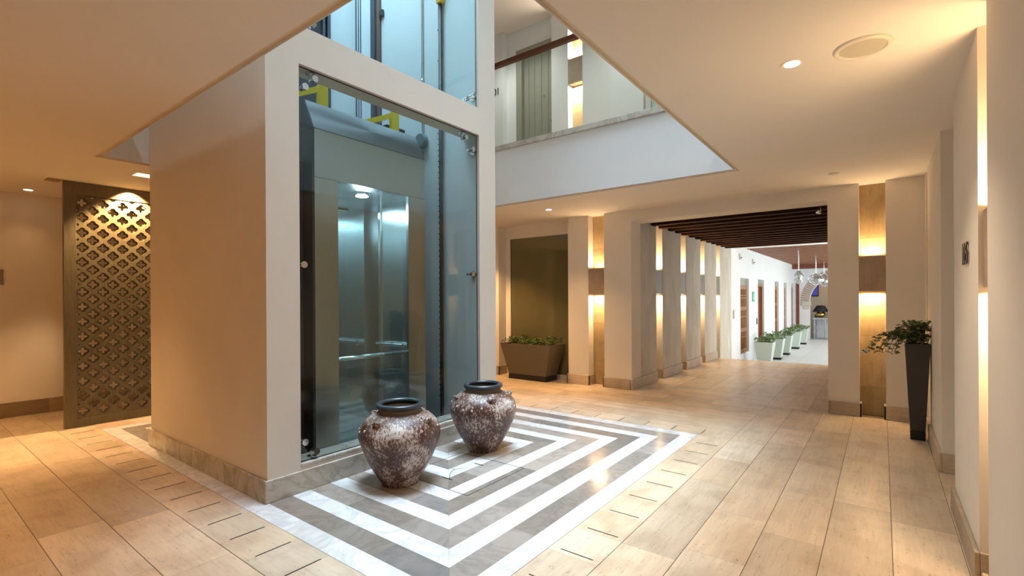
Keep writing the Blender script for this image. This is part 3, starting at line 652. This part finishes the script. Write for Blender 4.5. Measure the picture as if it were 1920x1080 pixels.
# ------------------------------------------------------------------ stone wall sconces (block in a niche, light above and below)
def sconce(loc, wy, dep, axis, label, m=TRAV_DK, up_w=7, dn_w=13, z0=1.40, z1=1.785, group='stone wall sconces', col=(1, .67, .36)):
    """axis 'x': niche opens towards -X, loc = (x of face, y centre); axis 'y': opens towards -Y; axis '-y': towards +Y"""
    o = thing('wall_sconce', label, 'wall lamp', (loc[0], loc[1], z0), 0, group)
    if axis == 'x': b = (0, dep, -wy/2, wy/2)
    elif axis == 'y': b = (-wy/2, wy/2, 0, dep)
    else: b = (-wy/2, wy/2, -dep, 0)
    boxes('stone_block', [(b[0]+.001, b[1]-.001, b[2]+.001, b[3]-.001, 0, z1-z0)], m, o, bevel=.003)
    c = ((b[0]+b[1])/2, (b[2]+b[3])/2)
    ii = .012; sx, sy = b[1]-b[0], b[3]-b[2]
    for nm, zz in (('lamp_tray', z1-z0), ('lamp_tray', -.004)):
        boxes(nm, [(b[0]+.02, b[1]-.02, b[2]+.02, b[3]-.02, zz, zz+.004)], CHROME, o)
    X, Y = loc[0]+c[0], loc[1]+c[1]
    area('sconce_up', (X, Y, z1+.012), (0, 0, 1), sx*.75, sy*.75, up_w, col, math.radians(165))
    area('sconce_down', (X, Y, z0-.014), (0, 0, -1), sx*.75, sy*.75, dn_w, col, math.radians(165))
    return o
sconce((XF+.002, 3.472), .264, .15, 'x', 'square stone wall sconce in the niche between the planter window and the passage')
sconce((XF+.002, .0865), .235, .135, 'x', 'wide stone wall sconce in the travertine niche right of the passage opening')
sconce((3.0, -.375), .248, .15, '-y', 'stone wall sconce seen edge-on in the niche of the nearest right wall', z0=1.385, z1=1.745, up_w=12, dn_w=11)
for i, n0 in enumerate((7.63, 8.83, 10.02, 11.19)):
    sconce((n0+.1375, 2.907), .273, .15, 'y', 'narrow stone sconce in the %s lit slot along the passage wall' % ['first', 'second', 'third', 'fourth and farthest'][i], m=STONE_P, up_w=11, dn_w=14, col=(1, .70, .40))
sconce((XF+.002, 3.819), .256, .135, 'x', 'stone wall sconce on the upper floor beside the green-grey door', z0=4.715, z1=5.105, up_w=21, dn_w=25, col=(1, .78, .62))

# ------------------------------------------------------------------ ceiling lamps, speaker, detector
def downlight(x, y, label, power, z=ZC, ang=120, col=WARM2, name='ceiling_downlight', lit=True, d=(0, 0, -1), r=.038):
    o = thing(name, label, 'ceiling lamp', (x, y, z), 0, 'recessed ceiling downlights')
    bm = bmesh.new(); lathe(bm, [(r, -.001), (r+.018, -.003), (r+.02, -.0005), (r, .0)], (0, 0, 0), 28, True); build('ring', bm, SPK, o)
    bm = bmesh.new(); tube(bm, (0, 0, -.003), (0, 0, 0), r, n=28); build('lens', bm, E_WARM, o)
    spot('downlight_beam', (x, y, z-.02), d, power, col, ang, .8, .035); return o
downlight(3.006, .384, 'bright round downlight beside the round ceiling speaker', 108, ang=105, col=(1, .78, .56))
downlight(5.844, 3.798, 'small bright downlight under the upper gallery near the planter window', 125, ang=92)
downlight(1.091, 7.747, 'small downlight on the left ceiling before the plain wall', 7, ang=90)
spot('screen_spot_beam', (1.78, 6.715, 2.585), (0, .25, -1), 520, (1, .64, .32), 110, .5, .03)
for x, y, p in ((-.9, .5, 105), (-.9, 3.2, 150), (.1, 5.2, 130), (-.3, 6.9, 270), (5.9, 5.15, 350), (5.9, 6.7, 80), (4.4, 7.3, 80)):
    spot('hall_fill_beam', (x, y, ZC-.03), (0, 0, -1), p, WARM2, 100, .7, .05)  # unseen spots without fixtures, added as warm fill for the hall
lp = thing('square_ceiling_lamp', 'small square glowing ceiling lamp behind the corner of the lift shaft', 'ceiling lamp', (1.67, 5.93, ZC))
boxes('diffuser', [(-.08, .08, -.09, .09, -.004, 0)], E_PANEL, lp)
boxes('frame', [(-.09, -.08, -.1, .1, -.006, 0), (.08, .09, -.1, .1, -.006, 0), (-.08, .08, -.1, -.09, -.006, 0), (-.08, .08, .09, .1, -.006, 0)], CEIL, lp)
sp = thing('ceiling_speaker', 'round beige speaker grille in the ceiling near the right wall', 'speaker', (3.02, .075, ZC))
bm = bmesh.new(); lathe(bm, [(.098, -.004), (.104, -.012), (.118, -.012), (.126, -.002), (.126, 0), (.098, 0)], (0, 0, 0), 48, True); build('rim', bm, SPK, sp, True)
bm = bmesh.new(); tube(bm, (0, 0, -.006), (0, 0, 0), .099, n=48); build('grille', bm, SPKG, sp)
sd = thing('smoke_detector', 'tiny flat detector on the ceiling before the travertine niche', 'detector', (5.944, .392, ZC))
bm = bmesh.new(); lathe(bm, [(0, -.022), (.03, -.02), (.045, -.008), (.05, 0)], (0, 0, 0), 24); build('cover', bm, WPLAST, sd, True)
o = boxes('light_switch', [(5.70, 5.79, YR, YR+.006, .25, .33)], WPLAST, bevel=.002); tag(o, 'small white plate low on the right wall behind the tall planter', 'switch')
o = boxes('wall_sign', [(.84, .925, 8.035, 8.05, 1.53, 1.70)], mat('grey_sign_plate', (.25, .20, .17), .4), bevel=.002); tag(o, 'small grey plate on the left wall at the edge of the photo', 'sign')

def text_thing(name, txt, size, m, loc, rotz, label, cat, xs=1, depth=.01, digits=True):
    o = thing(name, label, cat, loc)
    o.rotation_euler = (PI/2, 0, rotz)
    xo = 0
    for ch in txt:
        cu = bpy.data.curves.new('t', 'FONT'); cu.body = ch; cu.size = size; cu.extrude = depth/2; cu.offset = size*.004
        to = bpy.data.objects.new('t', cu); COL.objects.link(to); bpy.context.view_layer.update()
        me = bpy.data.meshes.new_from_object(to.evaluated_get(bpy.context.evaluated_depsgraph_get())); bpy.data.objects.remove(to)
        wdt = max(v.co.x for v in me.vertices)*xs if me.vertices else size*.5
        for v in me.vertices: v.co.x = v.co.x*xs+xo
        xo += wdt+size*.06
        me.materials.clear(); me.materials.append(m)
        c = bpy.data.objects.new('digit', me); COL.objects.link(c); c.parent = o
    return o
# text reads from +x of its own frame; on the right wall (facing +Y) it runs towards -X
text_thing('room_number', '105', .165, NUMM, (3.62, YR+.008, 1.515), PI, 'dark metal room number 105 on the right wall', 'number', .95, .006)
text_thing('room_number', '01', .16, NUMB, (XF-.01, 5.462, 4.915), -PI/2, 'black room number ending in 01 on the upper floor wall', 'number', .8, .01)

# ------------------------------------------------------------------ carved lattice screen
def quatre(cx_, cz_, r0_, r1_, n=28, pw=.75, rot=0):
    return [(cx_+(r0_+r1_*abs(math.cos(2*a))**pw)*math.cos(a+rot), cz_+(r0_+r1_*abs(math.cos(2*a))**pw)*math.sin(a+rot)) for a in [2*PI*i/n for i in range(n)]]
def holed(name, outer, holes, depth, m, parent, loc):
    cu = bpy.data.curves.new('c', 'CURVE'); cu.dimensions = '2D'; cu.fill_mode = 'BOTH'; cu.extrude = depth/2
    for pts in [outer]+holes:
        s = cu.splines.new('POLY'); s.points.add(len(pts)-1)
        for i, p in enumerate(pts): s.points[i].co = (p[0], p[1], 0, 1)
        s.use_cyclic_u = True
    to = bpy.data.objects.new('c', cu); COL.objects.link(to); bpy.context.view_layer.update()
    me = bpy.data.meshes.new_from_object(to.evaluated_get(bpy.context.evaluated_depsgraph_get())); bpy.data.objects.remove(to)
    me.name = name; me.materials.clear(); me.materials.append(m)
    me.transform(Matrix.Rotation(PI/2, 4, 'X'))
    o = bpy.data.objects.new(name, me); COL.objects.link(o); o.parent = parent; o.location = loc; return o
scr = thing('lattice_screen', 'tall dark olive carved wooden screen pierced with quatrefoils, standing to the ceiling', 'screen', (1.22, 6.83, 0))
NX, NZ = 18, 30
big, small = [], []
W2, Z0, Z1 = 1.66, .088, 2.468
for i in range(NX):
    for j in range(NZ):
        if (i+j) % 2: continue
        cx_, cz_ = .152+.0865*i, 2.39-.0795*j
        if cx_ > W2-.06 or cz_ < Z0+.052 or cz_ > Z1-.04: continue
        big.append(quatre(cx_, cz_, .034, .0185)); small.append(quatre(cx_, cz_, .015, .0255, 28, 1.1))
for j in range(NZ):
    cz_ = 2.39-.0795*j
    if j % 2: big.append([(.1135+.0125*math.cos(a)*.9, cz_+.013*math.sin(a)) for a in [2*PI*k/10 for k in range(10)]]); small.append([(.1125+.009*math.cos(a)*.9, cz_+.009*math.sin(a)) for a in [2*PI*k/10 for k in range(10)]])
for i in range(1, NX-1, 2):
    cx_ = .152+.0865*i
    big.append([(cx_-.035, 2.462), (cx_+.035, 2.462), (cx_+.012, 2.438), (cx_-.012, 2.438)]); small.append([(cx_-.02, 2.460), (cx_+.02, 2.460), (cx_+.006, 2.446), (cx_-.006, 2.446)])
rect = lambda a, b, c, d_: [(a, c), (b, c), (b, d_), (a, d_)]
holed('carved_lattice', rect(.1, W2, Z0-.003, Z1+.003), big, .018, LATT, scr, (0, .0, 0))
holed('backing_lattice', rect(.1, W2, Z0-.003, Z1+.003), small, .014, LATT, scr, (0, .0165, 0))
boxes('frame', [(0, .1, -.02, .035, .001, ZC-.002), (W2, 1.76, -.02, .035, .001, ZC-.002), (.1, W2, -.02, .035, .001, Z0), (.1, W2, -.02, .035, Z1, ZC-.002)], LATT, scr, bevel=.002)
struct('trim_11', [(1.10, 1.22, 6.80, 7.0, ZC-.001, ZC+.0)], mat('painted_slot_shade', (.35, .25, .15), .8))  # flat brown sheet, its colour stands in for the shade inside the screen's slot

# ------------------------------------------------------------------ planter window
wn = struct('window_7', [(6.868, 6.874, 3.967, 5.272, .075, 2.385)], OLGLASS)
boxes('window_frame', [(6.86, 6.90, 5.272, 5.284, .0, 2.395), (6.86, 6.90, 3.967, 5.272, 2.385, 2.398)], WPLAST, wn)
boxes('window_seal', [(6.862, 6.868, 5.262, 5.272, .075, 2.385)], BLACK, wn)
boxes('window_sill', [(6.845, 6.90, 3.99, 5.272, 0, .075)], mat('pale_sill', (.55, .52, .48), .5), wn)

# ------------------------------------------------------------------ planters
def leaf(bm, p, d, s, roll=0):
    d = Vector(d).normalized(); sd_ = d.cross(Vector((0, 0, 1)))
    if sd_.length < .1: sd_ = Vector((1, 0, 0))
    sd_.normalize(); nn = sd_.cross(d); sd_ = sd_*math.cos(roll)+nn*math.sin(roll); nn = sd_.cross(d).normalized()
    p = Vector(p)
    A = bm.verts.new(p); Bv = bm.verts.new(p+d*s*.45+sd_*s*.36+nn*s*.10); C = bm.verts.new(p+d*s-nn*s*.08); D = bm.verts.new(p+d*s*.45-sd_*s*.36+nn*s*.10)
    bm.faces.new((A, Bv, C)); bm.faces.new((A, C, D))
def frustum(bm, ax, ay, bx_, by_, z0, z1, wall=.012):
    def rg(hx, hy, z): return [bm.verts.new(p) for p in ((-hx, -hy, z), (hx, -hy, z), (hx, hy, z), (-hx, hy, z))]
    a, b = rg(ax/2, ay/2, z0), rg(bx_/2, by_/2, z1); c = rg(bx_/2-wall, by_/2-wall, z1); dd_ = rg(bx_/2-wall-.004, by_/2-wall-.004, z1-.05)
    for r1, r2 in ((a, b), (b, c), (c, dd_)):
        for i in range(4): bm.faces.new((r1[i], r1[(i+1) % 4], r2[(i+1) % 4], r2[i]))
    bm.faces.new(a[::-1]); bm.faces.new(dd_)
def planter(name, label, loc, bx_, tx, h, base_h, pm, leafmat, n, spread, seed, inset=.015, rz=0, group=None, lsize=.035, tall=.09, flower=None, stems=14, droop=None, skew=(0, 0), cat='planter'):
    rnd = random.Random(seed)
    o = thing(name, label, cat, loc, rz, group)
    boxes('plinth', [(-bx_[0]/2+inset, bx_[0]/2-inset, -bx_[1]/2+inset, bx_[1]/2-inset, 0, base_h)], PBLACK, o)
    bm = bmesh.new(); frustum(bm, *bx_, *tx, base_h, h); build('pot', bm, pm, o, bevel=.004)
    boxes('soil', [(-tx[0]/2+.014, tx[0]/2-.014, -tx[1]/2+.014, tx[1]/2-.014, h-.045, h-.03)], SOIL, o)
    bm = bmesh.new(); bs = bmesh.new()
    for s_ in range(stems):
        x0, y0 = rnd.uniform(-.42, .42)*tx[0], rnd.uniform(-.42, .42)*tx[1]
        ang = rnd.uniform(0, 2*PI); ln = spread*rnd.uniform(.5, 1.0)
        dx, dy = math.cos(ang)*ln+skew[0]*rnd.random(), math.sin(ang)*ln+skew[1]*rnd.random(); top = tall*rnd.uniform(.5, 1.15)
        last = None; K = max(3, n//stems)
        for k in range(K):
            u = (k+1)/K
            p = Vector((x0+dx*u, y0+dy*u, h-.03+top*math.sin(min(1, u*1.15)*PI*.72)*1.25 + (droop or 0)*u*u))
            if last is not None: tube(bs, last, p, .0022, n=5, caps=False)
            last = p
            for q in range(2):
                a2 = rnd.uniform(0, 2*PI); leaf(bm, p+Vector((rnd.gauss(0, .01), rnd.gauss(0, .01), rnd.gauss(0, .01))), (math.cos(a2), math.sin(a2), rnd.uniform(-.5, .9)), lsize*rnd.uniform(.6, 1.25), rnd.uniform(-.9, .9))
    build('stems', bs, STEM, o)['kind'] = 'stuff'; build('foliage', bm, leafmat, o)['kind'] = 'stuff'
    return o
planter('planter', 'wide taupe trough planter with low ivy before the olive glass window', (6.625, 4.645, 0), (.33, .74), (.47, 1.0), .59, .085, PLANTM, LEAF, 560, .17, 3, inset=.0, lsize=.04, tall=.085, stems=46)
def tall_planter():
    o = planter('planter', 'tall narrow charcoal planter with trailing ivy against the right wall', (5.93, -.262, 0), (.11, .11), (.185, .185), .90, .085, PLANTD, LEAFD, 380, .13, 5, inset=.0, lsize=.042, tall=.17, stems=34, skew=(-.05, .10))
    rnd = random.Random(11); bm = bmesh.new(); bs = bmesh.new()
    # shoots trailing over the rim towards the hall
    for s_ in range(11):
        last = Vector((rnd.uniform(-.07, .05), rnd.uniform(-.05, .06), .9)); L_ = rnd.uniform(.18, .38); K = 15; dirx = rnd.uniform(-.35, .15)
        for k in range(1, K+1):
            u = k/K; p = Vector((last.x+L_/K*dirx, last.y+L_/K, .93+.14*math.sin(PI*min(1, u*.75))-.22*u*u+rnd.gauss(0, .004)))
            tube(bs, last, p, .0022, n=5, caps=False); last = p
            for q in range(2):
                a2 = rnd.uniform(0, 2*PI); leaf(bm, p, (math.cos(a2), math.sin(a2), rnd.uniform(-.8, .6)), .042*rnd.uniform(.6, 1.2), rnd.uniform(-.9, .9))
    build('trailing_leaves', bm, LEAFD, o)['kind'] = 'stuff'; build('trailing_stems', bs, STEM, o)['kind'] = 'stuff'
    bm = bmesh.new(); c = Vector((-.05, .40, .80))
    for k in range(6):
        a = 2*PI*k/6; leaf(bm, c, (-.5, math.cos(a), math.sin(a)), .035, 1.2)
    build('flower', bm, PETAL, o)
tall_planter()
hp = [(13.9, 2.42), (15.2, 2.38), (16.56, 2.36), (18.6, 2.36), (20.5, 2.36)]
nms = ['nearest', 'second', 'third', 'fourth', 'fifth and farthest']
for i, (x, y) in enumerate(hp):
    planter('planter', 'pale green tapered planter in the white hall, %s in the row' % nms[i], (x, y, ZL), (.30, .30), (.44, .44), .58, .06, PLANTW, LEAFP, 150, .22, 20+i, inset=.0, lsize=.06, tall=.12, stems=18, group='planters along the white hall')

# ------------------------------------------------------------------ vases
def vase(loc, rz, label, first=None):
    if first: return dup(first, loc, rz, label)
    o = thing('vase', label, 'vase', loc, rz, 'glazed brown clay jars')
    P_ = [(0, 0), (.118, 0), (.132, .010), (.150, .035), (.172, .075), (.202, .125), (.232, .18), (.258, .24), (.280, .30), (.291, .345), (.2925, .375), (.286, .41), (.270, .445), (.244, .475), (.212, .498), (.182, .512), (.163, .520)]
    # smooth the silhouette
    from bisect import bisect
    def cat(p, n=4):
        out = []
        for i in range(1, len(p)-1):
            a, b, c, d_ = p[max(i-1, 0)], p[i], p[i+1], p[min(i+2, len(p)-1)]
            for k in range(n):
                t_ = k/n; out.append(tuple(.5*((2*b[q])+(-a[q]+c[q])*t_+(2*a[q]-5*b[q]+4*c[q]-d_[q])*t_*t_+(-a[q]+3*b[q]-3*c[q]+d_[q])*t_**3) for q in (0, 1)))
        return out+[p[-1]]
    bm = bmesh.new(); prof = [(0.001, 0)]+cat(P_)
    lathe(bm, prof, n=96)
    for v in bm.verts:
        if v.co.z > .02:
            k = noise.noise(v.co*7)*.0035+noise.noise(v.co*24)*.0012; h_ = Vector((v.co.x, v.co.y, 0)).normalized(); v.co += h_*k
    build('body', bm, VASE, o, True)
    bm = bmesh.new(); lathe(bm, [(.163, .520), (.156, .527), (.153, .55), (.158, .556), (.150, .556), (.135, .54), (.140, .50), (.19, .46), (.24, .36), (.2, .15), (.05, .04), (.001, .04)], n=64); build('neck', bm, [VNECK], o, True)
    bm = bmesh.new(); lathe(bm, [(.153+.0215*math.cos(a), .570+.020*math.sin(a)) for a in [2*PI*k/14 for k in range(14)]], n=72, close=True); build('rim', bm, VRIM, o, True)
    for k in range(4):
        a = PI/4+k*PI/2; bm = bmesh.new()
        # loop-shaped lug
        ca, sa = math.cos(a), math.sin(a); tang = Vector((-sa, ca, 0)); rad = Vector((ca, sa, 0))
        # ear-shaped lug: a smooth bent roll with a hollow underneath and a brow above it
        N = 14; K = 12; rings = []
        for j in range(N+1):
            ph = PI*j/N; c = rad*(.222+.034*math.sin(ph))+tang*(.034*math.cos(ph))+Vector((0, 0, .468+.016*math.sin(ph)))
            ax = (rad*math.cos(ph)*.034-tang*math.sin(ph)*.034); ax.normalize(); e2 = ax.cross(Vector((0, 0, 1))).normalized(); rr = .0125+.004*math.sin(ph)
            rings.append([bm.verts.new(c+(e2*math.cos(2*PI*q/K)+Vector((0, 0, 1))*math.sin(2*PI*q/K)*1.15)*rr) for q in range(K)])
        for j in range(N):
            for q in range(K): bm.faces.new((rings[j][q], rings[j][(q+1) % K], rings[j+1][(q+1) % K], rings[j+1][q]))
        mm = Matrix.Translation(rad*.222+Vector((0, 0, .486))) @ Matrix.Rotation(a, 4, 'Z') @ Matrix.Rotation(.75, 4, 'Y') @ Matrix.Diagonal((1.25, 1.25, .55, 1))
        bmesh.ops.create_uvsphere(bm, u_segments=16, v_segments=10, radius=.026, matrix=mm)
        build('lug', bm, VASE, o, True)
    bm = bmesh.new()
    def ringdot(a, z, r_):
        # find radius and slope of the shoulder at z
        rr = None
        for (ra, za), (rb, zb) in zip(prof[:-1], prof[1:]):
            if za <= z <= zb and zb > za: rr = ra+(rb-ra)*(z-za)/(zb-za); nn = Vector((zb-za, 0, ra-rb)).normalized()
        if rr is None: return
        c = Vector((rr*math.cos(a), rr*math.sin(a), z)); n_ = Vector((nn.x*math.cos(a), nn.x*math.sin(a), nn.z)); e1 = Vector((-math.sin(a), math.cos(a), 0)); e2 = n_.cross(e1)
        K = 14; R_ = [[bm.verts.new(c+n_*hh+(e1*math.cos(2*PI*i/K)+e2*math.sin(2*PI*i/K))*q) for i in range(K)] for q, hh in ((r_, .0), (r_*.9, .005), (r_*.5, .005), (r_*.42, .001))]
        for j in range(3):
            for i in range(K): bm.faces.new((R_[j][i], R_[j][(i+1) % K], R_[j+1][(i+1) % K], R_[j+1][i]))
    for q in range(4):
        for k, dz in enumerate((.0, -.020, -.02, .0)):
            ringdot(PI/4+q*PI/2+.35+k*(PI/2-.7)/3, .425+dz, .0095)
    for k in range(14): ringdot(k*PI/7, .500, .006)
    build('stamped_rings', bm, VDOT, o)
    return o
v1 = vase((2.345, 2.835, 0), -.587, 'brown and chalky clay jar on the striped marble, nearer and left of the pair')
vase((3.297, 2.85, 0), .227, 'brown and chalky clay jar on the striped marble, farther jar at the glass corner', v1)
# dry twig lying on the hatch
bm = bmesh.new(); pts = [(2.60+.24*u, 2.585+.10*u+.025*math.sin(5*u)-.03*u*u, .0045+.02*math.sin(PI*u)) for u in [k/12 for k in range(13)]]
for k, (a, b) in enumerate(zip(pts[:-1], pts[1:])): tube(bm, a, b, .0022-.0001*k, .0021-.0001*k, n=6, caps=(k in (0, 11)))
for k, d_ in ((3, (.03, -.02, .012)), (6, (-.01, .035, .01)), (9, (.03, .02, .01))): tube(bm, pts[k], tuple(x+y for x, y in zip(pts[k], d_)), .0013, .0007, n=5)
tag(build('twig', bm, STEM), 'thin dry twig lying on the marble hatch between the jars', 'twig')

# ------------------------------------------------------------------ lower hall furnishings
def pendant(loc, z, r, h, label, ztop=2.62):
    o = thing('pendant_lamp', label, 'pendant lamp', (loc[0], loc[1], z), 0, 'silvery blown glass pendants')
    bm = bmesh.new(); lathe(bm, [(.01, -h/2), (r*.45, -h*.42), (r*.85, -h*.22), (r, 0), (r*.9, h*.18), (r*.6, h*.33), (r*.25, h*.45), (r*.12, h*.52)], n=16)
    build('glass_shade', bm, GLASS_LAMP, o, False)
    bm = bmesh.new()
    for k in range(12):
        last = None
        for j in range(11):
            u = j/10; rr = r*math.sin(PI*(.04+.93*u))**.75*1.01; a = 2*PI*k/12+(u*1.6 if k % 2 else -u*1.6); p = Vector((rr*math.cos(a), rr*math.sin(a), h/2-u*h))
            if last is not None: tube(bm, last, p, .005, n=4, caps=False)
            last = p
    build('wire_cage', bm, CHROME, o)
    bm = bmesh.new(); zz = h/2
    while zz < ztop-z-.02:
        tube(bm, (0, 0, zz), (0, 0, zz+.05), .013, .013, n=6); zz += .07
    tube(bm, (0, 0, h/2), (0, 0, ztop-z), .004, n=5)
    build('chain', bm, CHROME, o)
pendant((14.44, 1.72), 1.83, .11, .34, 'tall oval glass pendant lamp, nearest in the white hall'); pendant((17.6, 1.63), 1.87, .22, .36, 'broad glass pendant lamp before the brick arch, middle one'); pendant((21.1, 1.70), 1.93, .17, .46, 'small pointed glass pendant at the edge of the passage, farthest one')
tb = thing('console_table', 'grey painted console table under the brick arch', 'table', (23.6, 1.9, ZL))
boxes('tabletop', [(-.35, .35, -.75, .38, .80, .86)], GREYT, tb, bevel=.01)
for x, y in ((-.3, .32), (-.3, -.05), (.3, .32), (.3, -.7), (-.3, -.7)):
    bm = bmesh.new(); lathe(bm, [(.02, 0), (.035, .05), (.022, .15), (.04, .3), (.022, .45), (.038, .6), (.025, .7), (.03, .8)], (x, y, 0), 12); build('leg', bm, GREYT, tb, True)
dk = boxes('drawer_cabinet', [(24.02, 24.5, 1.45, 2.30, ZL, .42)], WHITE, bevel=.01); tag(dk, 'white low cabinet behind the grey console table', 'cabinet')
def tlamp(x, y, z, label):
    o = thing('table_lamp', label, 'lamp', (x, y, z), 0, 'brass lamps with black shades')
    bm = bmesh.new(); lathe(bm, [(.001, 0), (.09, 0), (.10, .02), (.17, .08), (.19, .14), (.15, .21), (.06, .25), (.03, .27)], n=24); build('base', bm, BRASS, o, True)
    bm = bmesh.new(); lathe(bm, [(.30, .24), (.14, .50), (.135, .50), (.295, .24)], n=28, close=True); build('lamp_shade', bm, BLK_SHADE, o, True)
tlamp(23.55, 2.02, ZL+.861, 'brass table lamp with wide black shade, front one on the console'); tlamp(23.62, 1.38, ZL+.861, 'brass table lamp with black shade, half hidden behind the front lamp')
o = boxes('telephone', [(24.1, 24.3, 2.08, 2.28, .42, .5), (24.12, 24.16, 2.1, 2.28, .5, .56)], BLACK, bevel=.01); tag(o, 'black desk telephone on the white cabinet under the arch', 'telephone')
tv = thing('television', 'wall television with dark blue picture seen through the arch', 'television', (25.548, 2.75, 1.6)); boxes('screen', [(-.012, 0, -.45, .30, -.22, .27)], E_TV, tv); boxes('case', [(0, .05, -.48, .33, -.26, .31)], BLACK, tv)
ex = thing('exit_sign', 'green emergency sign on the white wall between shutter and door', 'sign', (14.98, 2.9, 1.34)); boxes('plate', [(-.13, .13, -.01, .004, -.14, .14)], GREENS, ex)
bm = bmesh.new(); tube(bm, (.02, -.014, .08), (.02, -.01, .08), .022); bxa(bm, .0, .04, -.014, -.01, -.02, .055); bxa(bm, -.05, .01, -.014, -.01, -.06, -.02); bxa(bm, .03, .06, -.014, -.01, -.10, -.02); build('pictogram', bm, WSIGN, ex)
sc2 = thing('wall_uplight', 'slim uplight on the white wall just past the passage', 'wall lamp', (12.72, 2.9, .8)); boxes('body', [(-.07, .07, -.03, .004, 0, .22)], WPLAST, sc2, bevel=.01)
o = boxes('key_switch', [(15.42, 15.5, 2.89, 2.905, .54, .72)], BLACK, bevel=.004); tag(o, 'black key switch beside the red-brown door in the white hall', 'switch')
for x, z, lb in ((13.35, 2.32, 'small round emergency lamp high on the white wall, nearest'), (14.9, 2.28, 'small hanging fixture high on the white wall past the shutter')):
    o = thing('emergency_lamp', lb, 'lamp', (x, 2.9, z)); bm = bmesh.new(); bmesh.ops.create_uvsphere(bm, u_segments=14, v_segments=8, radius=.035, matrix=Matrix.Translation((0, -.04, 0))); build('head', bm, CHROME, o, True); boxes('bracket', [(-.03, .03, -.03, .004, -.03, .12)], WPLAST, o)
point('reception_light', (24.4, 1.2, 2.2), 30, WARM2, .1)
# spotlight fixture aimed at the timber ceiling edge, at the right of the opening
o = thing('beam_spotlight', 'small chrome spotlight clamped under the first timber beam by the right pillar', 'spotlight', (7.25, .62, 2.44)); bm = bmesh.new(); tube(bm, (0, 0, .035), (-.02, .02, -.04), .014, .03, n=14); build('head', bm, CHROME, o, True)
# added fill spots under the upper ceiling, without any gallery fixtures
for x, y in ((6.0, 4.8), (5.9, 2.6), (.2, 3.5), (3.0, .3), (3.2, 6.6)):
    spot('gallery_fill_beam', (x, y, ZU-.03), (0, 0, -1), 105, (1, .96, .88), 130, .8, .05)
